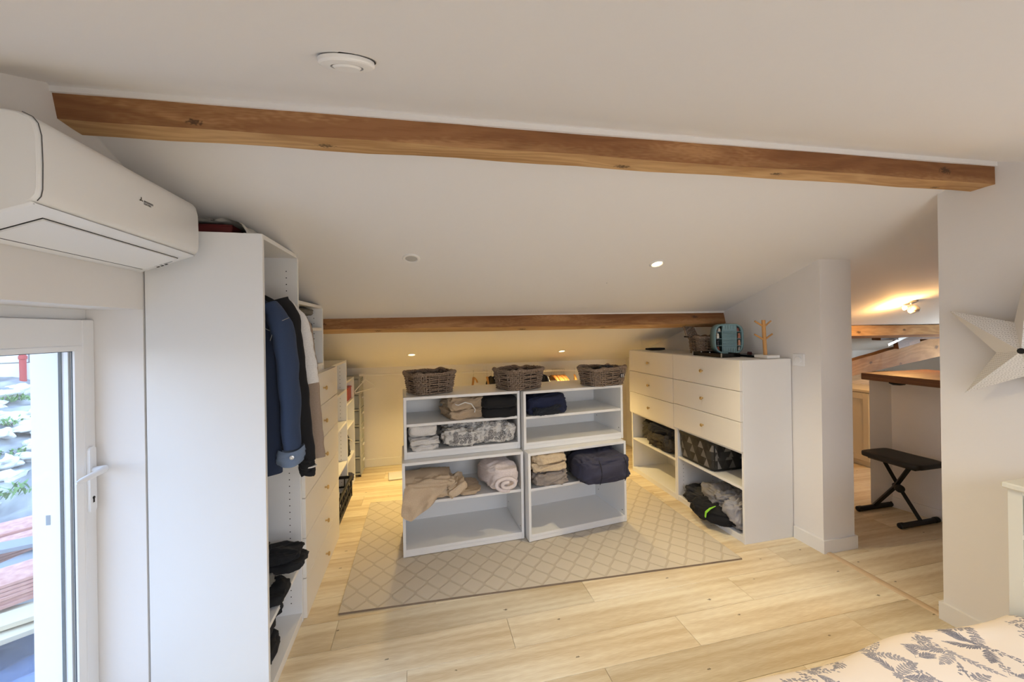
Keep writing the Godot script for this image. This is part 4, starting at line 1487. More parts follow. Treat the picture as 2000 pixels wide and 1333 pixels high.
func heap() -> void:
	# far right cabinet: dark clothes
	soft_thing("clothes_heap", "dark grey crumpled trousers in the far right cabinet's open bay", "trousers", Vector3(2.225, 0.337, -3.30), Vector3(0.31, 0.20, 0.44), 0.05, M.dark_heap, 121, 0.030, 12.0, 0, 0.5)
	soft_thing("clothes_heap", "dark brown crumpled jumper on the front edge of the far right cabinet's bay", "jumper", Vector3(2.13, 0.337, -3.12), Vector3(0.23, 0.15, 0.38), -0.12, cloth(Color(0.30, 0.275, 0.24)), 124, 0.034, 13.0, 0, 0.55)
	soft_thing("clothes_heap", "black crumpled shirt lying on top of the dark trousers", "shirt", Vector3(2.17, 0.455, -3.14), Vector3(0.26, 0.12, 0.40), 0.2, M.charcoal, 127, 0.028, 12.0, 0, 0.5)
	# near right cabinet: patterned fabric box
	var root := thing("storage_basket", "black fabric storage basket with grey triangle print in the right cabinet", "basket", Vector3(2.208, 0.369, -2.645), -PI / 2)
	var st := begin()
	st.set_smooth_group(1)
	var rr := 0.035
	var ring := func(y: float, gx: float, gz: float) -> Array:
		var out := []
		for c in 4:
			for k in 6:
				var an := PI / 2 * c + PI / 2 * k / 5.0
				var cx: float = [1, -1, -1, 1][c] * (gx - rr)
				var cz: float = [1, 1, -1, -1][c] * (gz - rr)
				out.append(Vector3(cx + cos(an) * rr, y, cz + sin(an) * rr))
		out.append(out[0])
		return out
	var levels := [ring.call(0.0, 0.180, 0.150), ring.call(0.012, 0.186, 0.155), ring.call(0.10, 0.192, 0.16), ring.call(0.205, 0.194, 0.163)]
	for j in 3:
		var lo: Array = levels[j]
		var hi: Array = levels[j + 1]
		var per := 0.0
		for i in lo.size() - 1:
			var l: float = (hi[i + 1] - hi[i]).length()
			quad(st, lo[i + 1], lo[i], hi[i], hi[i + 1], [Vector2(per + l, 0.205 - lo[i].y) / 0.25, Vector2(per, 0.205 - lo[i].y) / 0.25, Vector2(per, 0.205 - hi[i].y) / 0.25, Vector2(per + l, 0.205 - hi[i].y) / 0.25])
			per += l
	st.set_smooth_group(-1)
	for i in 24:
		tri(st, Vector3(0, 0.004, 0), levels[0][i + 1], levels[0][i])
	obj("fabric_wall", st, M.triangles, root)
	st = begin()
	tube(st, levels[3], 0.013, 8)
	tube(st, levels[1], 0.005, 8)
	for c in 4:
		tube(st, [levels[0][c * 6 + 2], levels[2][c * 6 + 2], levels[3][c * 6 + 2]], 0.005, 7)
	obj("binding", st, M.black, root)
	# bottom right: sports clothes
	soft_thing("sports_shirt", "charcoal sports shirt at the back of the clothes heap in the lowest right bay", "shirt", Vector3(2.175, 0.047, -2.66), Vector3(0.30, 0.13, 0.34), 0.1, M.charcoal, 131, 0.030, 10.0, 0, 0.55)
	soft_thing("sports_jumper", "light grey jumper draped across the clothes heap in the lowest right bay", "jumper", Vector3(2.14, 0.10, -2.46), Vector3(0.25, 0.17, 0.34), -0.35, M.grey_cloth, 134, 0.032, 10.0, 0, 0.55)
	root = thing("sports_trousers", "black sports trousers with a neon green flash spilling from the lowest right bay", "trousers")
	st = begin()
	soft(st, Vector3(2.06, 0.105, -2.420), Vector3(0.25, 0.13, 0.34), 137, 0.02, 10.0, 0, 0.55, 56, 36, Vector3(0.6, 1.6, 1.0), Basis(Vector3.UP, 0.35))
	obj("body", st, M.black_cloth, root)
	st = begin()
	soft(st, Vector3(2.005, 0.062, -2.540), Vector3(0.11, 0.035, 0.20), 138, 0.01, 14.0, 0, 0.55, 40, 24, Vector3(0.6, 1.6, 1.0), Basis(Vector3(1, 0, 0.3).normalized(), 0.2))
	obj("trouser_leg", st, M.black_cloth, root)
	st = begin()
	tube(st, [Vector3(1.985, 0.172, -2.365), Vector3(1.948, 0.155, -2.375), Vector3(1.926, 0.125, -2.390), Vector3(1.925, 0.09, -2.395)], [0.004, 0.010, 0.012, 0.010], 8, 0.4)
	obj("neon_flash", st, M.neon, root)
	soft_thing("sports_jumper", "mid grey hoodie crumpled at the near end of the lowest right bay", "hoodie", Vector3(2.150, 0.047, -2.285), Vector3(0.27, 0.23, 0.18), 0.1, mat_grey(), 141, 0.030, 11.0, 0, 0.55)


func mat_grey() -> Material:
	return cloth(Color(0.66, 0.65, 0.66))


# ==================================================================== rug, bed, dresser
func build_rug_bed_dresser() -> void:
	# rug: corners on the floor, one repeat of the pattern is 0.125 x 0.16 m
	var ax := Vector3(2.317, 0, 0.106).normalized()
	var az := Vector3(0.0, 0, -1.0)
	var o := Vector3(-0.427, 0, -2.143)
	var lx := 2.32
	var lz := 1.31
	var st := begin()
	var top := func(u: float, v: float) -> Vector3:
		var lift := 0.0085 + 0.0018 * fn.get_noise_2d(u * 9.0, v * 6.0)
		return o + ax * (u * lx) + az * (v * lz) + Vector3(0, lift, 0)
	grid(st, 40, 24, top, false, Vector2(lx / 0.125, lz / 0.16))
	var root := thing("rug", "pale beige rug with a woven trellis pattern under the middle island", "rug")
	obj("pile", st, M.rug, root)
	st = begin()
	st.set_smooth_group(-1)
	var c := [o, o + ax * lx, o + ax * lx + az * lz, o + az * lz]
	for i in 4:
		var j := (i + 1) % 4
		var d: Vector3 = (c[j] - c[i]).normalized()
		var n := Vector3(d.z, 0, -d.x) * -0.003
		quad(st, c[i] + n + Vector3(0, 0.0005, 0), c[j] + n + Vector3(0, 0.0005, 0), c[j] + Vector3(0, 0.0085, 0), c[i] + Vector3(0, 0.0085, 0))
	quad(st, c[3] + Vector3(0, 0.0005, 0), c[2] + Vector3(0, 0.0005, 0), c[1] + Vector3(0, 0.0005, 0), c[0] + Vector3(0, 0.0005, 0))
	obj("backing_edge", st, mat(Color(0.50, 0.43, 0.35), 0.95), root)

	# bed
	root = thing("bed", "bed with a cream cover printed with grey-blue fern sprays, in the near corner", "bed")
	st = begin()
	minmax(st, Vector3(0.74, 0.12, -0.86), Vector3(1.92, 0.40, 1.15), 0.04)
	obj("mattress", st, M.white_cloth, root)
	st = begin()
	minmax(st, Vector3(0.77, 0.0, -0.82), Vector3(1.90, 0.12, 1.1), 0.01)
	obj("base", st, M.hookwood, root)
	st = begin()
	var x0 := 0.655
	var x1 := 1.945
	var edge := func(u: float, v: float) -> Vector3:
		# u across, v from the hem at the foot (0) over the top to the head (1)
		var x := lerpf(x0, x1, u)
		var s := v * 2.55
		var zf := -0.972 - 0.012 * sin(x * 5.2) + 0.010 * sin(x * 11.0 + 1.0)
		var y := 0.0
		var z := 0.0
		var rad := 0.085
		var hem := 0.06
		var side := 0.445 - rad - hem
		if s < side:
			y = hem + s
			z = zf + 0.008 * sin(x * 26.0) * (1.0 - s / side)
		elif s < side + rad * PI / 2:
			var a := (s - side) / rad
			y = hem + side + rad * sin(a)
			z = zf + rad * (1.0 - cos(a))
		else:
			var q := s - side - rad * PI / 2
			y = hem + side + rad + 0.018 * (1.0 - exp(-q * 6.0)) + 0.012 * fn.get_noise_2d(x * 2.2, q * 2.2)
			z = zf + rad + q
		# left and right sides drop away
		var dl := x - x0
		if dl < 0.07:
			y -= (0.07 - sqrt(maxf(0.0, 0.07 * 0.07 - (0.07 - dl) * (0.07 - dl)))) * clampf(y / 0.4, 0, 1)
		return Vector3(x, y, z)
	grid(st, 60, 110, edge, true, Vector2((x1 - x0) / 0.9, 2.55 / 0.9))
	# left flank
	grid(st, 12, 110, func(u: float, v: float) -> Vector3:
		var p: Vector3 = edge.call(0.0, v)
		return Vector3(x0 + 0.006 * sin(v * 40.0) * u, lerpf(p.y, minf(p.y, 0.06), u), p.z), false, Vector2(0.4, 2.55 / 0.9))
	obj("cover", st, M.floral, root)

	# dresser against the wall beyond the bed
	var cream := mat(Color(0.86, 0.835, 0.755), 0.5)
	root = thing("dresser", "cream wooden dresser with flush drawers beside the bed", "dresser", Vector3(1.968, 0, -0.962), 0.0)
	st = begin()
	minmax(st, Vector3(0.036, 0.06, 0.012), Vector3(0.435, 0.853, 0.035))
	minmax(st, Vector3(0.036, 0.06, 0.965), Vector3(0.435, 0.853, 0.988))
	minmax(st, Vector3(0.405, 0.06, 0.035), Vector3(0.43, 0.853, 0.965))
	minmax(st, Vector3(0.012, 0.06, 0.012), Vector3(0.036, 0.853, 0.046))
	minmax(st, Vector3(0.012, 0.06, 0.955), Vector3(0.036, 0.853, 0.988))
	for y in [0.06, 0.195, 0.362, 0.528, 0.690, 0.840]:
		minmax(st, Vector3(0.014, y, 0.046), Vector3(0.405, y + 0.013, 0.955))
	for z in [0.03, 0.97]:
		minmax(st, Vector3(0.016, 0.0, z - 0.018), Vector3(0.05, 0.06, z + 0.018), 0.002)
		minmax(st, Vector3(0.38, 0.0, z - 0.018), Vector3(0.42, 0.06, z + 0.018), 0.002)
	obj("body", st, cream, root)
	st = begin()
	minmax(st, Vector3(0.0, 0.853, 0.0), Vector3(0.44, 0.873, 1.0), 0.004)
	obj("top_panel", st, cream, root)
	for y in [[0.073, 0.195], [0.208, 0.362], [0.375, 0.528], [0.541, 0.690], [0.703, 0.838]]:
		for z in [[0.046, 0.4985], [0.5015, 0.955]]:
			st = begin()
			minmax(st, Vector3(0.014, y[0] + 0.003, z[0] + 0.003), Vector3(0.40, y[1] - 0.003, z[1] - 0.003), 0.002)
			var dr := obj("drawer", st, cream, root)
			st = begin()
			lathe(st, [Vector2(0.006, 0), Vector2(0.006, 0.01), Vector2(0.014, 0.016), Vector2(0.013, 0.024), Vector2(0, 0.026)], Vector3(0.014, (y[0] + y[1]) * 0.5, (z[0] + z[1]) * 0.5 + 0.12), Vector3.LEFT, 12)
			obj("knob", st, cream, dr)


# ==================================================================== smaller things
func spot(label: String, x: float, z: float, lit: bool, energy: float, col := Color(1.0, 0.865, 0.58)) -> void:
	var p := Vector3(x, ceil_y(x, z), z)
	var n := ceil_n(x, z)
	var root := thing("spotlight", label, "spotlight", p)
	var st := begin()
	lathe(st, [Vector2(0.045, -0.002), Vector2(0.045, 0.002), Vector2(0.041, 0.006), Vector2(0.033, 0.0065), Vector2(0.030, 0.003), Vector2(0.030, -0.012)], Vector3.ZERO, n, 32)
	obj("rim", st, M.trim if not lit else M.trim, root)
	st = begin()
	lathe(st, [Vector2(0.030, 0.001), Vector2(0.022, 0.0026), Vector2(0.0, 0.0032)], Vector3.ZERO, n, 28)
	obj("lens", st, M.bulb if lit else M.bulb_off, root)
	if lit:
		var l := SpotLight3D.new()
		l.name = "spotlight_beam"
		l.light_color = col
		l.light_energy = energy
		l.light_size = 0.03
		l.spot_angle = 63.0
		l.spot_angle_attenuation = 1.0
		l.spot_range = 9.0
		l.spot_attenuation = 2.0
		l.shadow_enabled = true
		add_child(l, true)
		l.look_at_from_position(p + n * 0.012, p + n, Vector3.FORWARD)


func basket(label: String, at: Vector3, turn: float, gx: float, gz: float, h: float, sd: int, group := "", handle := false) -> Node3D:
	var root := thing("wicker_basket", label, "basket", at, turn, group)
	var loop := func(t: float, y: float, out: float) -> Vector3:
		# rounded rectangle that widens upwards, t in 0..1
		var k := y / h
		var ax := gx * (0.86 + 0.14 * k) + out
		var az := gz * (0.86 + 0.14 * k) + out
		var a := TAU * t
		return Vector3(spow(cos(a), 0.42) * ax, y, spow(sin(a), 0.42) * az)
	var wv := begin()
	var rows := int(h / 0.0148)
	var n := 112
	for r in rows:
		var y := 0.009 + r * 0.0148
		var pts := []
		for i in n + 1:
			var t := float(i) / n
			var o := 0.0062 * sin(t * TAU * 17.0 + PI * r) + 0.003 * fn.get_noise_2d(t * 30.0, r * 2.0 + sd)
			pts.append(loop.call(fposmod(t, 1.0), y + 0.0035 * fn.get_noise_2d(t * 22.0 + 7.0, r * 3.0 + sd), o))
		tube(wv, pts, 0.0056 + 0.0012 * fn.get_noise_2d(r * 3.0, sd), 6, 1.0, false)
	var o := obj("weave", wv, M.wicker, root)
	o.set_meta("kind", "stuff")
	var sk := begin()
	for i in 34:
		var t := (i + 0.5) / 34.0
		tube(sk, [loop.call(t, 0.004, 0.0), loop.call(t, h * 0.5, 0.0), loop.call(t, h, 0.0)], 0.0055, 6, 1.0, false)
	o = obj("stakes", sk, M.wicker, root)
	o.set_meta("kind", "stuff")
	var rm := begin()
	for s in 3:
		var pts := []
		for i in n * 2 + 1:
			var t := float(i) / (n * 2)
			var a := t * TAU * 26.0 + s * TAU / 3.0
			pts.append(loop.call(fposmod(t, 1.0), h + 0.002 + 0.008 * sin(a) + 0.010 * fn.get_noise_2d(t * 9.0, sd), 0.008 * cos(a)))
		tube(rm, pts, 0.0066, 6, 1.0, false)
	obj("rim", rm, M.wicker, root)
	var bs := begin()
	bs.set_smooth_group(-1)
	for i in 48:
		var p0: Vector3 = loop.call(i / 48.0, 0.004, -0.006)
		var p1: Vector3 = loop.call((i + 1) / 48.0 if i < 47 else 0.0, 0.004, -0.006)
		tri(bs, Vector3(0, 0.006, 0), p1, p0)
		var q0: Vector3 = loop.call(i / 48.0, h - 0.01, -0.007)
		var q1: Vector3 = loop.call((i + 1) / 48.0 if i < 47 else 0.0, h - 0.01, -0.007)
		quad(bs, p0, p1, q1, q0)
	obj("shade_liner", bs, M.wicker_dark, root)  # dark sheet added inside; its colour stands for shade between the strands
	return root


func build_things() -> void:
	# ---- ceiling fittings
	spot("lit ceiling spotlight between the two timber beams, right of centre", 1.366, -2.077, true, 1.7, Color(1.0, 0.915, 0.73))
	spot("unlit ceiling spotlight between the two timber beams, left of centre", -0.043, -2.104, false, 0.0)
	spot("lit low ceiling spotlight above the left end of the island", -0.089, -3.886, true, 1.7)
	spot("lit low ceiling spotlight above the right half of the island", 1.438, -3.918, true, 1.7)
	var n := ceil_n(-0.105, -0.642)
	var root := thing("ceiling_vent", "round white ceiling vent hanging slightly loose in front of the ridge beam", "vent", Vector3(-0.105, ceil_y(-0.105, -0.642), -0.642))
	var st := begin()
	var tilt := (n + Vector3(0.05, 0, 0.03)).normalized()
	lathe(st, [Vector2(0.024, 0.0125), Vector2(0.038, 0.011), Vector2(0.0405, 0.0095), Vector2(0.041, 0.008), Vector2(0.0405, 0.003)], Vector3.ZERO, tilt, 40)
	lathe(st, [Vector2(0.0405, 0.003), Vector2(0.024, 0.003), Vector2(0.024, 0.0125)], Vector3.ZERO, tilt, 40)
	obj("ring", st, M.trim, root)
	st = begin()
	lathe(st, [Vector2(0.0, 0.015), Vector2(0.018, 0.0145), Vector2(0.021, 0.012), Vector2(0.020, 0.010), Vector2(0.0, 0.010)], Vector3.ZERO, tilt, 32)
	obj("valve_disc", st, M.trim, root)
	st = begin()
	lathe(st, [Vector2(0.0435, 0.001), Vector2(0.0, 0.0012)], Vector3.ZERO, n, 32)
	lathe(st, [Vector2(0.024, 0.007), Vector2(0.0, 0.007)], Vector3.ZERO, tilt, 24)
	obj("opening", st, M.gap, root)
	st = begin()
	lathe(st, [Vector2(0.0035, 0), Vector2(0.0035, 0.002), Vector2(0, 0.0025)], Vector3.ZERO, ceil_n(1.163, -2.32), 10)
	var o := obj("screw", st, M.steel, get_node("ceiling"))
	o.position = Vector3(1.163, ceil_y(1.163, -2.32), -2.32)

	air_conditioner()

	# red box and plastic bag on the wardrobe
	root = thing("red_box", "dark red box under a plastic bag on top of the tall wardrobe", "box", Vector3(-0.80, 1.816, -1.80), 0.0)
	st = begin()
	box(st, Vector3(0, 0.019, 0), Vector3(0.17, 0.036, 0.10), 0.003)
	obj("body", st, M.dark_red, root)
	st = begin()
	box(st, Vector3(0, 0.0375, 0), Vector3(0.174, 0.008, 0.104), 0.002)
	obj("lid", st, M.dark_red, root)
	st = begin()
	var bagf := func(off: float) -> Callable:
		return func(u: float, v: float) -> Vector3:
			var x := lerpf(-0.97, -0.655, u)
			var d := clampf((x + 0.71) / 0.055, 0.0, 1.0)
			var y := 1.816 + 0.056 - 0.053 * d * d + 0.006 * fn.get_noise_2d(u * 9.0, v * 7.0)
			return Vector3(x, maxf(y, 1.8175) + off, lerpf(-1.735, -1.99, v))
	grid(st, 30, 16, bagf.call(0.003))
	grid(st, 30, 16, bagf.call(0.0), true)
	tag(obj("plastic_bag", st, M.bag), "crumpled pale plastic bag draped over the red box on the wardrobe", "bag")

	# ---- island baskets
	var g := "wicker baskets on the island"
	basket("wicker basket at the left end of the island top", Vector3(0.055, 1.0, -2.805), 0.50, 0.150, 0.125, 0.135, 1, g)
	basket("middle wicker basket on the island top", Vector3(0.690, 1.0, -2.795), 0.52, 0.158, 0.130, 0.135, 2, g)
	root = basket("wicker basket at the right end of the island with dark socks inside", Vector3(1.335, 1.0, -2.765), 0.34, 0.165, 0.115, 0.125, 3, g)
	soft_thing("dark_sock", "dark sock peeking over the right-hand island basket", "sock", Vector3(1.37, 1.075, -2.770), Vector3(0.12, 0.075, 0.09), 0.4, M.charcoal, 151, 0.012, 16.0, 0, 0.7)
	st = begin()
	box(st, Vector3(0.085, 0.072, 0.120), Vector3(0.040, 0.030, 0.006), 0.002)
	obj("tag", st, M.black, root)
	st = begin()
	for k in 3:
		box(st, Vector3(0.073 + k * 0.012, 0.072, 0.1235), Vector3(0.004, 0.022, 0.002))
	obj("tag_print", st, M.white_cloth, root)

	# ---- on the right-hand cabinets
	basket("dark wicker basket behind the teal organiser on the right cabinets", Vector3(2.26, 1.204, -2.78), 1.35, 0.105, 0.10, 0.135, 5)
	root = thing("basket_lid", "wicker lid leaning up at the back of the dark wicker basket", "lid", Vector3(2.145, 1.352, -2.79), 0.2)
	st = begin()
	for k in 9:
		var p := []
		for i in 13:
			p.append(Vector3(-0.055 + i * 0.009, 0.006 * sin(i * 1.6 + PI * k) + k * 0.0085, 0.004 * sin(i * 1.6 + PI * k) - k * 0.004))
		tube(st, p, 0.0046, 5)
	o = obj("weave", st, M.wicker, root)
	o.set_meta("kind", "stuff")
	st = begin()
	tube(st, [Vector3(-0.06, 0, 0), Vector3(-0.055, 0.075, -0.035), Vector3(0.05, 0.078, -0.035), Vector3(0.058, 0.0, 0.0)], 0.007, 7)
	obj("rim", st, M.wicker, root)
	st = begin()
	minmax(st, Vector3(-0.05, -0.012, -0.04), Vector3(0.05, 0.0, 0.0), 0.003)
	obj("hinge", st, M.wicker_dark, root)
	organiser()
	# black hairbrush-like case at the far end
	st = begin()
	tube(st, [Vector3(2.055, 1.222, -3.33), Vector3(2.10, 1.221, -3.30), Vector3(2.16, 1.222, -3.27), Vector3(2.205, 1.224, -3.25)], [0.010, 0.017, 0.017, 0.012], 12, 0.8)
	tag(obj("black_case", st, M.black), "slim black case lying alone at the far end of the right cabinets", "case")
	# black tray with silver corners
	root = thing("black_tray", "low black box tray with silver corners before the teal organiser", "tray", Vector3(2.148, 1.204, -2.54), 0.0)
	st = begin()
	minmax(st, Vector3(-0.075, 0.0, -0.15), Vector3(0.085, 0.010, 0.15), 0.002)
	minmax(st, Vector3(-0.075, 0.008, -0.15), Vector3(-0.068, 0.028, 0.15), 0.002)
	minmax(st, Vector3(0.078, 0.008, -0.15), Vector3(0.085, 0.028, 0.15), 0.002)
	minmax(st, Vector3(-0.075, 0.008, -0.15), Vector3(0.085, 0.028, -0.143), 0.002)
	minmax(st, Vector3(-0.075, 0.008, 0.143), Vector3(0.085, 0.028, 0.15), 0.002)
	obj("body", st, M.black_gloss, root)
	st = begin()
	for z in [-0.149, 0.149]:
		box(st, Vector3(-0.0745, 0.015, z), Vector3(0.007, 0.03, 0.007), 0.001)
	obj("corner_trim", st, M.steel, root)
	st = begin()
	lathe(st, [Vector2(0.004, 0), Vector2(0.004, 0.006), Vector2(0, 0.007)], Vector3(-0.071, 0.028, -0.06), Vector3.UP, 8)
	lathe(st, [Vector2(0.004, 0), Vector2(0.004, 0.006), Vector2(0, 0.007)], Vector3(-0.071, 0.028, 0.03), Vector3.UP, 8)
	obj("clasp", st, M.steel, root)
	st = begin()
	box(st, Vector3(2.335, 1.213, -2.40), Vector3(0.15, 0.014, 0.24), 0.003)
	tag(obj("black_tablet", st, M.black_gloss), "flat black slab lying behind the white hook stand base", "tablet")
	root = thing("hair_clip", "tiny dark red hair clip on the black slab by the organiser", "hair clip", Vector3(2.36, 1.221, -2.44), 0.0)
	st = begin()
	for k in 4:
		box(st, Vector3(0, 0.008, k * 0.010 - 0.015), Vector3(0.006, 0.016, 0.004), 0.001)
	box(st, Vector3(0, 0.004, 0), Vector3(0.008, 0.008, 0.04), 0.001)
	obj("body", st, M.dark_red, root)
	# hook stand
	root = thing("hook_stand", "small wooden jewellery stand with four pegs on the right cabinet", "stand", Vector3(2.30, 1.204, -2.245), 0.0)
	st = begin()
	box(st, Vector3(0.012, 0.012, 0.0), Vector3(0.105, 0.022, 0.11), 0.003)
	obj("base", st, M.trim, root)
	st = begin()
	tube(st, [Vector3(0, 0.02, 0), Vector3(-0.006, 0.13, 0), Vector3(-0.012, 0.262, 0)], 0.012, 16)
	obj("post", st, M.hookwood, root)
	for k in 4:
		st = begin()
		var y: float = [0.215, 0.215, 0.125, 0.125][k]
		var dx: float = [-0.075, 0.058, -0.078, 0.068][k]
		tube(st, [Vector3(-0.008, y, 0), Vector3(-0.008 + dx, y + 0.04, 0.0)], [0.0062, 0.0056], 10)
		obj("peg", st, M.hookwood, root)
	# light switch on the wall
	root = thing("light_switch", "square white light switch on the wall above the right cabinet's near end", "switch", Vector3(2.432, 1.198, -2.112), 0.0)
	st = begin()
	box(st, Vector3(-0.004, 0, 0), Vector3(0.009, 0.082, 0.082), 0.003)
	obj("plate", st, M.pvc, root)
	st = begin()
	lathe(st, [Vector2(0.024, 0.0), Vector2(0.024, 0.004), Vector2(0.021, 0.005), Vector2(0.0, 0.0045)], Vector3(-0.0085, 0, 0), Vector3.LEFT, 28)
	obj("rocker", st, M.pvc, root)

	# ---- shelves on the left
	root = thing("storage_crate", "black lattice plastic crate at the bottom of the left shelf unit", "crate", Vector3(-0.76, 0.047, -3.255), PI / 2)
	st = begin()
	var cx := 0.27
	var cz := 0.17
	box(st, Vector3(0, 0.005, 0), Vector3(cx * 2, 0.01, cz * 2), 0.002)
	for sgn in [-1, 1]:
		box(st, Vector3(0, 0.165, sgn * cz), Vector3(cx * 2, 0.022, 0.014), 0.002)
		box(st, Vector3(sgn * cx, 0.165, 0), Vector3(0.014, 0.022, cz * 2), 0.002)
		box(st, Vector3(0, 0.085, sgn * cz), Vector3(cx * 2, 0.012, 0.008), 0.001)
		box(st, Vector3(0, 0.02, sgn * cz), Vector3(cx * 2, 0.03, 0.010), 0.001)
		box(st, Vector3(sgn * cx, 0.02, 0), Vector3(0.010, 0.03, cz * 2), 0.001)
		box(st, Vector3(sgn * cx, 0.085, 0), Vector3(0.008, 0.012, cz * 2), 0.001)
		for s2 in [-1, 1]:
			box(st, Vector3(s2 * cx, 0.09, sgn * cz), Vector3(0.018, 0.17, 0.018), 0.003)
	obj("body", st, M.black, root)
	for sgn in [-1, 1]:
		for k in 11:
			st = begin()
			box(st, Vector3(-0.235 + k * 0.047, 0.09, sgn * cz), Vector3(0.008, 0.14, 0.007), 0.001, Basis(Vector3.BACK, 0.35 if k % 2 else -0.35))
			obj("lattice_bar", st, M.black, root)
		for k in 6:
			st = begin()
			box(st, Vector3(sgn * cx, 0.09, -0.12 + k * 0.048), Vector3(0.007, 0.14, 0.008), 0.001)
			obj("lattice_bar", st, M.black, root)
	for k in 3:
		st = begin()
		box(st, Vector3.ZERO, Vector3(0.20, 0.012, 0.15), 0.001)
		o = obj("paper_packet", st, M.white_cloth)
		o.position = Vector3(-0.70, 0.065 + k * 0.035, [-3.20, -3.17, -3.22][k])
		o.rotation = Vector3(0.15, 1.5 + k * 0.15, 0.25 + 0.1 * k)
		tag(o, ["lowest white paper packet in the black crate", "middle white paper packet in the black crate", "topmost white paper packet in the black crate"][k], "packet")
	soft_thing("yellow_cloth", "small yellow cloth on the top shelf of the left shelf unit", "cloth", Vector3(-0.75, 0.951, -3.185), Vector3(0.20, 0.035, 0.12), 0.7, cloth(Color(0.85, 0.78, 0.30)), 161, 0.008, 20.0, 0, 0.6)
	soft_thing("white_cloth", "white folded cloth behind the yellow cloth on the left shelf unit", "cloth", Vector3(-0.80, 0.951, -3.075), Vector3(0.26, 0.07, 0.14), 0.2, M.white_cloth, 163, 0.010, 15.0, 1, 0.4)
	root = thing("red_storage_box", "glossy red box on the top shelf of the far left shelf unit", "box", Vector3(-0.80, 0.791, -3.945), PI / 2)
	st = begin()
	box(st, Vector3(0, 0.055, 0), Vector3(0.24, 0.11, 0.28), 0.006)
	obj("body", st, M.red, root)
	st = begin()
	box(st, Vector3(0, 0.114, 0), Vector3(0.25, 0.014, 0.29), 0.004)
	obj("lid", st, M.red, root)
	var host := soft_thing("dark_bag", "black bag with a pale strap on the far left shelf unit", "bag", Vector3(-0.78, 0.271, -3.875), Vector3(0.26, 0.21, 0.20), 0.2, M.charcoal, 166, 0.012, 12.0, 0, 0.5)
	st = begin()
	tube(st, [Vector3(-0.655, 0.46, -3.815), Vector3(-0.640, 0.43, -3.875), Vector3(-0.648, 0.40, -3.945)], 0.006, 7, 0.5)
	join("strap", st, M.white_cloth, host)
	soft_thing("blue_shoe", "blue shoe at the bottom of the far left shelf unit", "shoe", Vector3(-0.72, 0.047, -3.885), Vector3(0.20, 0.075, 0.09), 0.1, M.navy_quilt, 168, 0.008, 14.0, 0, 0.6)
	soft_thing("pale_shoe", "pale shoe beside the blue shoe at the far left", "shoe", Vector3(-0.71, 0.047, -3.735), Vector3(0.20, 0.06, 0.09), 0.05, M.white_cloth, 169, 0.006, 14.0, 0, 0.6)

	# ---- hanging rail along the low back wall
	var ya := 0.998
	var yb := 0.953
	st = begin()
	tube(st, [Vector3(-0.60, ya, -4.13), Vector3(2.02, yb, -4.13)], 0.0115, 14)
	o = obj("hanging_rail", st, M.trim)
	tag(o, "white hanging rail along the low back wall behind the island", "rail")
	st = begin()
	minmax(st, Vector3(0.674, 0.955, -4.374), Vector3(0.698, 0.968, -4.115), 0.003)
	minmax(st, Vector3(0.670, 0.93, -4.383), Vector3(0.702, 1.02, -4.375), 0.002)
	obj("bracket", st, M.trim, o)
	var ry := func(x: float) -> float: return lerpf(ya, yb, (x + 0.60) / 2.62)
	hanger("lone wooden hanger turned outwards on the rail, between left and middle baskets", Vector3(0.532, ry.call(0.532) + 0.008, -4.13), 1.30, "", 0.19)
	hanger("wooden hanger turned outwards on the rail, beside the right-hand basket", Vector3(1.662, ry.call(1.662) + 0.008, -4.13), 1.25, "", 0.19)
	hanger("wooden hanger beside the dark clothes left of the middle basket", Vector3(0.675, ry.call(0.675) + 0.008, -4.13), 1.42, "", 0.18)
	var dark := mat(Color(0.45, 0.28, 0.14), 0.5)
	var row_wood := mat(Color(0.60, 0.42, 0.24), 0.55)
	var ord := ["first", "second", "third", "fourth", "fifth", "sixth", "seventh", "eighth", "ninth", "tenth", "eleventh"]
	for k in 11:
		hanger(ord[k] + " wooden hanger from the left in the close row right of the middle basket", Vector3(1.397 + k * 0.0143, ry.call(1.40) + 0.008, -4.13), PI / 2 + rng.randf_range(-0.09, 0.09), "row of empty wooden hangers", 0.2, row_wood if k % 3 else dark)
	# plastic hanger at the far left
	root = thing("plastic_hanger", "white plastic hanger on the rail beside the translucent drawer tower", "hanger", Vector3(-0.545, ry.call(-0.545), -4.13), 1.2)
	st = begin()
	tube(st, [Vector3(0.0, 0.015, 0), Vector3(0.016, 0.008, 0), Vector3(0.012, -0.012, 0), Vector3(0, -0.045, 0)], 0.003, 7)
	obj("hook", st, M.plastic, root)
	st = begin()
	tube(st, [Vector3(0, -0.045, 0), Vector3(-0.19, -0.13, 0), Vector3(-0.185, -0.15, 0), Vector3(0.185, -0.15, 0), Vector3(0.19, -0.13, 0), Vector3(0, -0.045, 0)], 0.0045, 8)
	obj("arm", st, M.plastic, root)
	# dark clothes on the rail
	for k in 3:
		var x: float = [0.722, 0.765, 1.318][k]
		var gm: Node3D = thing("hanging_garment", ["black garment with white edging hanging left of the middle basket", "navy garment half hidden behind the middle basket", "narrow navy garment with a white line, right of the middle basket"][k], "garment", Vector3(x, ry.call(x), -4.13), PI / 2 + [0.12, 0.05, 0.0][k])
		st = begin()
		grid(st, 40, 24, garment_body(0.0, 0.19, -0.045, -0.62, 0.0, 0.018, 0.10, 171 + k))
		obj("body", st, [M.black_cloth, M.navy, M.navy][k], gm)
		var w := begin()
		var m := begin()
		hanger_shape(w, m, 0.15)
		obj("hanger_hook", m, M.steel, gm)
		obj("hanger_arm", w, M.black, gm)
		st = begin()
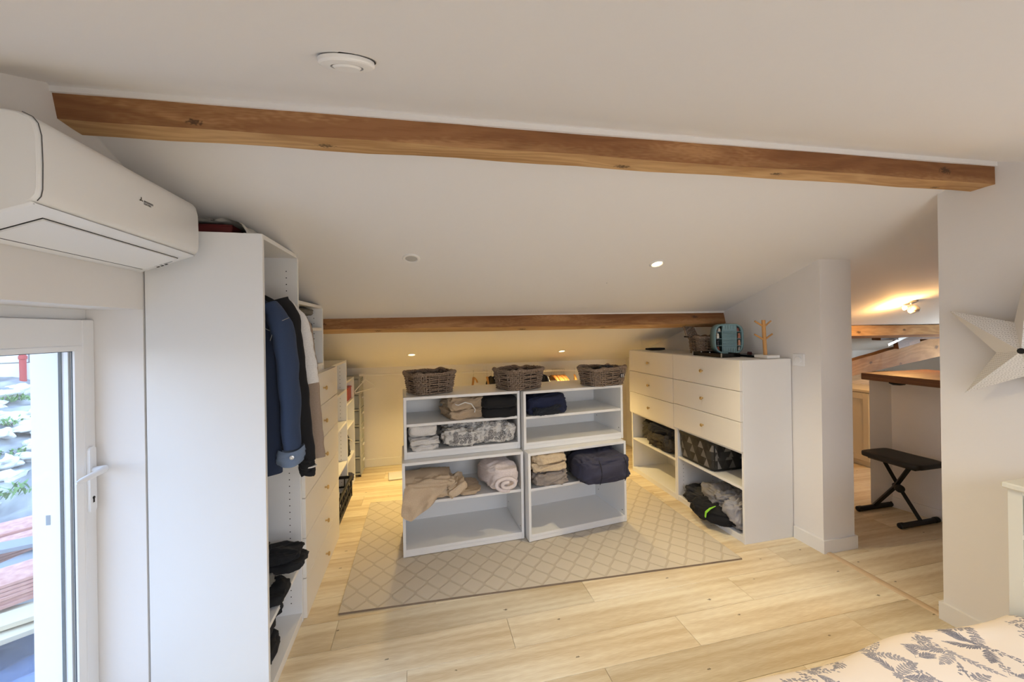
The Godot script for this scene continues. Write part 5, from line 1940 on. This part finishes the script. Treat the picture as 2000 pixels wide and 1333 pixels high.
		tube(st, [Vector3(-0.05, -0.06, 0.018), Vector3(-0.10, -0.14, 0.030), Vector3(-0.15, -0.30, 0.030)], 0.004, 6)
		obj("edging", st, M.white_cloth, gm)
	# small mat behind the island
	st = begin()
	box(st, Vector3(-0.20, 0.008, -4.03), Vector3(0.26, 0.014, 0.20), 0.004, Basis(Vector3.UP, 0.08))
	tag(obj("floor_mat", st, M.white_cloth), "small pale mat on the floor behind the left end of the island", "mat")

	star()


func air_conditioner() -> void:
	var root := thing("air_conditioner", "white wall-mounted air conditioner above the glazed door", "air conditioner", Vector3.ZERO)
	var za := -1.034
	var zb := -1.652
	# front and top cover: profile in x, y
	var prof := [Vector2(-0.98, 1.912), Vector2(-0.88, 1.913), Vector2(-0.84, 1.912), Vector2(-0.812, 1.908), Vector2(-0.794, 1.899), Vector2(-0.785, 1.886), Vector2(-0.7795, 1.86), Vector2(-0.778, 1.80), Vector2(-0.779, 1.745), Vector2(-0.782, 1.730), Vector2(-0.789, 1.7205), Vector2(-0.80, 1.7150)]
	var low := [Vector2(-0.790, 1.7150), Vector2(-0.802, 1.7095), Vector2(-0.815, 1.7046), Vector2(-0.940, 1.6570), Vector2(-0.955, 1.6525), Vector2(-0.968, 1.655), Vector2(-0.98, 1.665)]
	var shell := func(st: SurfaceTool, p: Array, z0: float, z1: float, shrink: float) -> void:
		# swept along z, the outline pulled in over the last millimetres so that the ends are rounded
		st.set_smooth_group(1)
		var c := Vector2(-0.93, 1.80)
		var zs := [[z0, shrink], [z0 - 0.003, shrink * 0.4], [z0 - 0.010, 0.0], [z1 + 0.010, 0.0], [z1 + 0.003, shrink * 0.4], [z1, shrink]]
		for k in 5:
			for i in p.size() - 1:
				var q := func(v: Vector2, s: float) -> Vector2: return v.lerp(c, s) if v.x > -0.975 else v
				var a0: Vector2 = q.call(p[i], zs[k][1])
				var b0: Vector2 = q.call(p[i + 1], zs[k][1])
				var a1: Vector2 = q.call(p[i], zs[k + 1][1])
				var b1: Vector2 = q.call(p[i + 1], zs[k + 1][1])
				quad(st, Vector3(a0.x, a0.y, zs[k][0]), Vector3(b0.x, b0.y, zs[k][0]), Vector3(b1.x, b1.y, zs[k + 1][0]), Vector3(a1.x, a1.y, zs[k + 1][0]))
	var st := begin()
	shell.call(st, prof, za, zb, 0.045)
	# rear side of the cover's lip
	obj("front_cover", st, M.plastic, root)
	st = begin()
	shell.call(st, low, za - 0.001, zb + 0.001, 0.035)
	# end plates
	var outline := PackedVector2Array()
	for v in prof:
		outline.append(v.lerp(Vector2(-0.93, 1.80), 0.03) if v.x > -0.975 else v)
	for v in low:
		outline.append(v.lerp(Vector2(-0.93, 1.80), 0.03) if v.x > -0.975 else v)
	outline.reverse()
	prism(st, outline, func(p: Vector2, t: float) -> Vector3: return Vector3(p.x, p.y, t), zb + 0.0015, za - 0.0015)
	obj("body", st, M.plastic, root)
	# outlet flap in the sloping underside, with its dark slot at the back
	var d := (Vector2(-0.940, 1.6570) - Vector2(-0.815, 1.7046)).normalized()
	var nrm := Vector2(d.y, -d.x)
	if nrm.y > 0:
		nrm = -nrm
	var plate := func(s: SurfaceTool, a: float, b: float, z0: float, z1: float, off: float, th: float) -> void:
		s.set_smooth_group(-1)
		var p := []
		for k in 2:
			for v in [[a, z0], [b, z0], [b, z1], [a, z1]]:
				var q: Vector2 = Vector2(-0.815, 1.7046) + d * v[0] + nrm * (off - k * th)
				p.append(Vector3(q.x, q.y, v[1]))
		quad(s, p[3], p[2], p[1], p[0])
		quad(s, p[4], p[5], p[6], p[7])
		for k in 4:
			quad(s, p[k], p[(k + 1) % 4], p[4 + (k + 1) % 4], p[4 + k])
	st = begin()
	plate.call(st, 0.012, 0.128, za - 0.068, zb + 0.040, 0.0012, 0.003)
	obj("outlet", st, M.gap, root)
	st = begin()
	plate.call(st, 0.014, 0.119, za - 0.071, zb + 0.046, 0.0055, 0.005)
	obj("flap", st, M.plastic, root)
	st = begin()
	tube(st, [Vector3(-0.795, 1.7152, za - 0.006), Vector3(-0.795, 1.7152, zb + 0.006)], 0.0016, 6)
	var seam_grey := mat(Color(0.36, 0.36, 0.36), 0.7)
	obj("seam", st, seam_grey, root)
	st = begin()
	var loopn := []
	for k in range(3, 11):
		var q: Vector2 = prof[k]
		loopn.append(Vector3(q.x, q.y, za - 0.0065) + Vector3(0.0002, 0.0002, 0))
	tube(st, loopn, 0.0009, 6)
	obj("seam", st, seam_grey, root)
	st = begin()
	for k in 3:
		plate.call(st, 0.062 + k * 0.013, 0.070 + k * 0.013, zb + 0.017, zb + 0.010, 0.0012, 0.002)
	obj("indicator", st, M.black, root)
	st = begin()
	plate.call(st, 0.040, 0.066, zb + 0.032, zb + 0.022, 0.0010, 0.002)
	plate.call(st, 0.072, 0.079, zb + 0.036, zb + 0.024, 0.0010, 0.002)
	plate.call(st, 0.086, 0.094, zb + 0.044, zb + 0.030, 0.0010, 0.002)
	obj("marking", st, mat(Color(0.72, 0.72, 0.73), 0.5), root)
	# maker's mark: three diamonds and two small lines of lettering
	var grey := mat(Color(0.48, 0.47, 0.46), 0.5)
	st = begin()
	st.set_smooth_group(-1)
	var c := Vector3(-0.7774, 1.8215, -1.3435)
	for k in 3:
		var a := TAU * k / 3.0 + PI / 2
		var ax := Vector3(0, sin(a), -cos(a))
		var bx := Vector3(0, cos(a), sin(a))
		var s := 0.0082
		quad(st, c, c + ax * s * 0.5 - bx * s * 0.29, c + ax * s, c + ax * s * 0.5 + bx * s * 0.29)
		quad(st, c, c + ax * s * 0.5 + bx * s * 0.29, c + ax * s, c + ax * s * 0.5 - bx * s * 0.29)
	obj("emblem", st, grey, root)
	for k in 2:
		var tm := TextMesh.new()
		tm.text = ["MITSUBISHI", "ELECTRIC"][k]
		var sf := SystemFont.new()
		sf.font_names = PackedStringArray(["Droid Sans"])
		sf.font_weight = 700
		tm.font = sf
		tm.font_size = 64
		tm.pixel_size = 0.000112
		tm.depth = 0.0006
		tm.horizontal_alignment = HORIZONTAL_ALIGNMENT_LEFT
		var t := MeshInstance3D.new()
		t.mesh = tm
		t.material_override = grey
		put(t, "lettering", root)
		t.transform = Transform3D(Basis(Vector3.UP, PI / 2), Vector3(-0.7778, 1.8205 - k * 0.0068, -1.3545))


func organiser() -> void:
	var teal := mat(Color(0.47, 0.60, 0.62), 0.4)
	var root := thing("cosmetics_organiser", "teal upright cosmetics organiser with a ribbed front on the right cabinets", "organiser", Vector3(2.255, 1.221, -2.545), -0.42)
	var hw := 0.10
	var hh := 0.112
	var loop := func(a: float, k: float) -> Vector2: return Vector2(spow(cos(a), 0.55) * hw * k, hh + spow(sin(a), 0.55) * hh * k)
	# outer frame: a deep hoop
	var st := begin()
	st.set_smooth_group(1)
	var n := 56
	for i in n:
		var a := TAU * i / n
		var b := TAU * (i + 1) / n
		for q in [[1.0, 0.055, 1.0, -0.055], [0.90, -0.055, 0.90, 0.055], [0.90, 0.055, 1.0, 0.055], [1.0, -0.055, 0.90, -0.055]]:
			var p0: Vector2 = loop.call(a, q[0])
			var p1: Vector2 = loop.call(b, q[0])
			var p2: Vector2 = loop.call(b, q[2])
			var p3: Vector2 = loop.call(a, q[2])
			quad(st, Vector3(p0.x, p0.y, q[1]), Vector3(p3.x, p3.y, q[3]), Vector3(p2.x, p2.y, q[3]), Vector3(p1.x, p1.y, q[1]))
	obj("frame", st, teal, root)
	# ribbed middle band, front and back
	for z in [0.05, -0.05]:
		st = begin()
		box(st, Vector3(0.004, hh, z), Vector3(0.102, hh * 1.97, 0.008), 0.002)
		obj("front_panel", st, teal, root)
		if z > 0:
			for k in 12:
				st = begin()
				box(st, Vector3(0.004, 0.055 + k * 0.0105, z + 0.005), Vector3(0.092, 0.0058, 0.014), 0.002)
				obj("rib", st, teal, root)
			for k in 6:
				st = begin()
				box(st, Vector3(-0.040 + k * 0.0176, 0.026, z + 0.005), Vector3(0.005, 0.032, 0.006), 0.0015)
				box(st, Vector3(-0.040 + k * 0.0176, 0.198, z + 0.005), Vector3(0.005, 0.024, 0.006), 0.0015)
				obj("rib", st, teal, root)
	st = begin()
	for y in [0.06, 0.112, 0.164]:
		box(st, Vector3(0, y, 0.0), Vector3(0.178, 0.004, 0.09), 0.001)
	obj("shelf", st, teal, root)
	# small pots and tubes in its side compartments
	var cols := [Color(0.75, 0.72, 0.70), Color(0.55, 0.27, 0.20), Color(0.86, 0.62, 0.50), Color(0.12, 0.10, 0.11), Color(0.72, 0.45, 0.34), Color(0.90, 0.87, 0.82), Color(0.62, 0.33, 0.28), Color(0.80, 0.76, 0.72)]
	for k in 8:
		var side := -1.0 if k % 2 else 1.0
		var y: float = [0.016, 0.016, 0.063, 0.063, 0.115, 0.115, 0.167, 0.167][k]
		var s := begin()
		var h: float = [0.036, 0.038, 0.040, 0.035, 0.038, 0.036, 0.026, 0.026][k]
		lathe(s, [Vector2(0, 0), Vector2(0.010, 0), Vector2(0.010, h * 0.62), Vector2(0.007, h * 0.68), Vector2(0.007, h), Vector2(0, h)], Vector3.ZERO, Vector3.UP, 12)
		var o := obj("cosmetic_pot", s, mat(cols[k], 0.3))
		var x := 0.071 if k < 6 else 0.062
		o.transform = root.transform * Transform3D(Basis.IDENTITY, Vector3(side * x + (0.004 if side > 0 else 0.0), y, 0.034))
		tag(o, ["pale grey", "red-brown", "peach", "black", "tan", "cream", "dark pink", "silver-grey"][k] + " cosmetic pot, " + ["lowest", "lowest", "second from the bottom", "second from the bottom", "third from the bottom", "third from the bottom", "topmost", "topmost"][k] + (" right" if k % 2 == 0 else " left") + " in the teal organiser", "cosmetics", "cosmetics in the teal organiser")


func star() -> void:
	var paper := mat(Color(0.93, 0.915, 0.89), 0.85)
	paper.backlight_enabled = true
	paper.backlight = Color(0.25, 0.24, 0.22)
	var dots := Image.create(256, 256, false, Image.FORMAT_RGB8)
	dots.fill(Color.WHITE)
	for j in 16:
		for i in 16:
			for b in range(-3, 4):
				for a in range(-3, 4):
					if a * a + b * b < 8:
						dots.set_pixel(posmod(i * 16 + 8 + a + (8 if j % 2 else 0), 256), j * 16 + 8 + b, Color(0.62, 0.60, 0.57))
	paper.albedo_texture = ImageTexture.create_from_image(dots)
	paper.uv1_triplanar = true
	paper.uv1_scale = Vector3.ONE * 8.0
	var plain := mat(Color(0.93, 0.915, 0.89), 0.85)
	var root := thing("paper_star", "large white folded paper star hanging on the wall above the dresser", "star", Vector3(2.432, 0, 0))
	var c := Vector3(-0.145, 1.315, -1.055)
	var tips := [Vector3(-0.045, 1.690, -1.075), Vector3(-0.045, 1.484, -1.325), Vector3(-0.045, 1.112, -1.275), Vector3(-0.045, 1.10, -0.90), Vector3(-0.045, 1.49, -0.80)]
	for k in 5:
		var a: Vector3 = tips[k]
		var nx: Vector3 = tips[(k + 1) % 5]
		var pv: Vector3 = tips[(k + 4) % 5]
		var flat := Vector3(-0.055, c.y, c.z)
		var v1 := flat + (a + nx - flat * 2.0) * 0.25
		var v0 := flat + (a + pv - flat * 2.0) * 0.25
		v1.x = -0.06
		v0.x = -0.06
		if k == 0:
			v1 = Vector3(-0.06, 1.428, -1.112)
			v0 = Vector3(-0.06, 1.42, -0.99)
		if k == 1:
			v0 = Vector3(-0.06, 1.428, -1.112)
			v1 = Vector3(-0.06, 1.300, -1.165)
		if k == 2:
			v0 = Vector3(-0.06, 1.300, -1.165)
			v1 = Vector3(-0.06, 1.215, -1.075)
		if k == 3:
			v0 = Vector3(-0.06, 1.215, -1.075)
		# c -> a is the raised ridge
		var back := Vector3(-0.008, c.y, c.z)
		for h in 2:
			var v: Vector3 = v0 if h == 0 else v1
			var st := begin()
			st.set_smooth_group(-1)
			for lay in 2:
				var o := Vector3(0.0012 * lay, 0, 0)
				if lay == 0:
					tri(st, c + o, v + o, a + o)
				else:
					tri(st, c + o, a + o, v + o)
			tri(st, back, v, a)
			tri(st, back, a, v)
			obj("paper_point", st, paper if h == 0 or k == 2 else plain, root)
	var st := begin()
	tube(st, [Vector3(-0.03, 1.69, -1.075), Vector3(-0.012, 1.76, -1.07)], 0.0015, 5)
	lathe(st, [Vector2(0.004, 0), Vector2(0.004, 0.014), Vector2(0, 0.015)], Vector3(0, 1.76, -1.07), Vector3.LEFT, 8)
	obj("cord", st, M.trim, root)
	st = begin()
	lathe(st, [Vector2(0.012, 0), Vector2(0.010, 0.004), Vector2(0, 0.004)], c, Vector3(-1, 0, 0), 10)
	obj("lamp_hole", st, M.gap, root)


# ==================================================================== side room past the pillar
func build_side_room() -> void:
	# half wall with its timber counter
	var st := begin()
	var poly := PackedVector2Array([Vector2(3.460, 2.412), Vector2(3.564, 2.330), Vector2(3.89, 1.0), Vector2(4.05, 1.0), Vector2(4.05, 2.412)])
	prism(st, poly, func(p: Vector2, t: float) -> Vector3: return Vector3(p.x, t, -p.y), -0.01, 0.985)
	struct("wall_half", st, M.paint, "low white half wall under the timber counter in the side room", "wall")
	st = begin()
	minmax(st, Vector3(3.565, 0, -2.2), Vector3(3.575, 0.001, -2.1))
	var bp := PackedVector2Array([Vector2(3.552, 2.327), Vector2(3.564, 2.330), Vector2(3.89, 1.0), Vector2(3.878, 1.0)])
	st = begin()
	prism(st, bp, func(p: Vector2, t: float) -> Vector3: return Vector3(p.x, t, -p.y), 0.0, 0.08)
	struct("baseboard_half", st, M.trim, "white skirting at the foot of the half wall behind the stool", "skirting")
	var root := thing("counter", "thick dark-edged timber counter on the half wall in the side room", "counter")
	st = begin()
	minmax(st, Vector3(3.40, 0.988, -2.43), Vector3(4.10, 1.040, -1.0), 0.004)
	var o := obj("worktop", st, M.counter_wood, root)
	st = begin()
	tube(st, [Vector3(3.44, 0.984, -2.26), Vector3(3.445, 0.974, -2.24), Vector3(3.45, 0.976, -2.20), Vector3(3.452, 0.984, -2.17)], 0.009, 8)
	obj("cable_clip", st, M.black, root)
	# stool
	root = thing("keyboard_stool", "black folding keyboard stool with crossed legs in the side room", "stool", Vector3(3.403, 0, -2.203), 0.0)
	st = begin()
	soft(st, Vector3(0.0, 0.440, 0.03), Vector3(0.28, 0.045, 0.38), 201, 0.002, 6.0, 0, 0.28, 60, 24)
	obj("seat", st, mat(Color(0.075, 0.07, 0.07), 0.5), root)
	st = begin()
	box(st, Vector3(0.0, 0.414, 0.03), Vector3(0.20, 0.016, 0.30), 0.003)
	box(st, Vector3(0.0, 0.402, -0.08), Vector3(0.10, 0.02, 0.04), 0.003)
	box(st, Vector3(0.0, 0.402, 0.10), Vector3(0.10, 0.02, 0.04), 0.003)
	obj("seat_plate", st, M.black, root)
	for k in 2:
		st = begin()
		var s := 1.0 if k == 0 else -1.0
		tube(st, [Vector3(0.0 + 0.017 * s, 0.028, 0.135 * s), Vector3(0.017 * s, 0.225, 0.005), Vector3(0.017 * s, 0.405, -0.10 * s)], 0.0185, 4, 0.8, true, -1)
		obj("leg", st, M.black, root)
		st = begin()
		tube(st, [Vector3(-0.165, 0.018, 0.135 * s), Vector3(0.165, 0.018, 0.135 * s)], 0.017, 12)
		var f := obj("foot", st, M.black, root)
		for e in [-1, 1]:
			st = begin()
			lathe(st, [Vector2(0.0, 0), Vector2(0.0195, 0.0), Vector2(0.0195, 0.032), Vector2(0.012, 0.036), Vector2(0, 0.036)], Vector3(e * 0.148, 0.0195, 0.135 * s), Vector3(e, 0, 0), 12)
			obj("end_cap", st, M.black, f)
	st = begin()
	lathe(st, [Vector2(0.018, -0.03), Vector2(0.018, 0.02), Vector2(0.028, 0.022), Vector2(0.028, 0.05), Vector2(0.02, 0.055), Vector2(0, 0.055)], Vector3(0.0, 0.225, 0.005), Vector3(-0.6, 0, 0.8), 16)
	obj("knob", st, M.black, root)
	# low cream cupboard, lit warm
	root = thing("low_cupboard", "low cream cupboard with a framed door, half hidden by the pillar", "cupboard", Vector3(4.30, 0, -2.992), -PI / 2)
	var cream := mat(Color(0.90, 0.86, 0.76), 0.5)
	st = begin()
	minmax(st, Vector3(-0.80, 0.05, -0.34), Vector3(0.0, 0.745, 0.0), 0.003)
	minmax(st, Vector3(-0.78, 0.0, -0.32), Vector3(-0.02, 0.05, -0.02), 0.002)
	obj("body", st, cream, root)
	st = begin()
	minmax(st, Vector3(-0.82, 0.745, -0.35), Vector3(0.015, 0.77, 0.02), 0.003)
	obj("top_panel", st, cream, root)
	for k in 2:
		st = begin()
		var a := -0.395 - k * 0.40
		for q in [[a, a + 0.05, 0.06, 0.735], [a + 0.34, a + 0.39, 0.06, 0.735], [a + 0.05, a + 0.34, 0.06, 0.12], [a + 0.05, a + 0.34, 0.675, 0.735]]:
			minmax(st, Vector3(q[0], q[2], 0.0), Vector3(q[1], q[3], 0.018), 0.002)
		minmax(st, Vector3(a + 0.04, 0.1, 0.0), Vector3(a + 0.36, 0.69, 0.008))
		obj("door", st, cream, root)
	# timber frame of the roof
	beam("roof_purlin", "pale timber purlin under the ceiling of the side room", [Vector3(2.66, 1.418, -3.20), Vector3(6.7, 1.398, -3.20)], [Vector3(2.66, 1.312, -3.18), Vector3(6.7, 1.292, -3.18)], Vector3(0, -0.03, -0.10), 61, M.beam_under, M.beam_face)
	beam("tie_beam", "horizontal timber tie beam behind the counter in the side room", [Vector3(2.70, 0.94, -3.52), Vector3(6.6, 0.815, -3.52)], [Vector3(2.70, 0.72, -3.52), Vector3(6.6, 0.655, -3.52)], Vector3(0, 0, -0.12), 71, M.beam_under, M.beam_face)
	beam("diagonal_strut", "heavy diagonal timber strut rising to the right above the counter", [Vector3(4.2, 0.925, -3.42), Vector3(6.6, 1.38, -3.42)], [Vector3(4.2, 0.785, -3.42), Vector3(6.6, 1.105, -3.42)], Vector3(0, 0.0, -0.09), 81, M.strut_wood, M.strut_wood)
	root = thing("timber_block", "short dark timber block between the purlin and the diagonal strut", "timber")
	st = begin()
	minmax(st, Vector3(4.95, 1.24, -3.42), Vector3(6.2, 1.30, -3.33), 0.004)
	obj("block", st, M.counter_wood, root)
	st = begin()
	box(st, Vector3(5.42, 1.215, -3.385), Vector3(0.34, 0.10, 0.05), 0.003, Basis(Vector3.BACK, 0.19))
	obj("wedge", st, M.counter_wood, root)
	st = begin()
	box(st, Vector3(5.18, 1.245, -3.30), Vector3(0.36, 0.03, 0.006), 0.001, Basis(Vector3.BACK, 0.32))
	box(st, Vector3(5.25, 1.27, -3.295), Vector3(0.20, 0.022, 0.006), 0.001, Basis(Vector3.BACK, 0.18))
	obj("metal_strap", st, M.steel, root)
	# ceiling lamp: a small cup on a rose, throwing its light along the ceiling
	var p := Vector3(4.20, ceil_y(4.2, -2.59), -2.59)
	var n := ceil_n(4.2, -2.59)
	root = thing("ceiling_lamp", "small white ceiling spotlight throwing light along the side room ceiling", "lamp", p)
	st = begin()
	lathe(st, [Vector2(0.0, 0.012), Vector2(0.05, 0.010), Vector2(0.052, 0.0), Vector2(0.052, -0.004)], Vector3.ZERO, n, 24)
	obj("rose", st, mat(Color(0.35, 0.34, 0.33), 0.5), root)
	st = begin()
	tube(st, [n * 0.01, n * 0.04], 0.007, 8)
	obj("stem", st, M.trim, root)
	st = begin()
	lathe(st, [Vector2(0.012, 0.035), Vector2(0.030, 0.045), Vector2(0.042, 0.07), Vector2(0.042, 0.085), Vector2(0.030, 0.10), Vector2(0.0, 0.105)], Vector3.ZERO, n, 20)
	obj("shade", st, M.trim, root)
	st = begin()
	lathe(st, [Vector2(0.0, 0.0), Vector2(0.017, 0.006), Vector2(0.02, 0.018), Vector2(0.0, 0.026)], n * 0.055 + Vector3(-0.052, 0.0, -0.016), Vector3(-1, 0, -0.3), 14)
	obj("bulb", st, M.bulb, root)
	var l := OmniLight3D.new()
	l.name = "ceiling_lamp_light"
	l.light_color = Color(1.0, 0.76, 0.46)
	l.light_energy = 0.5
	l.light_size = 0.02
	l.omni_range = 8.0
	l.omni_attenuation = 2.0
	l.shadow_enabled = true
	add_child(l)
	l.position = p + n * 0.055 + Vector3(-0.095, 0.0, -0.028)
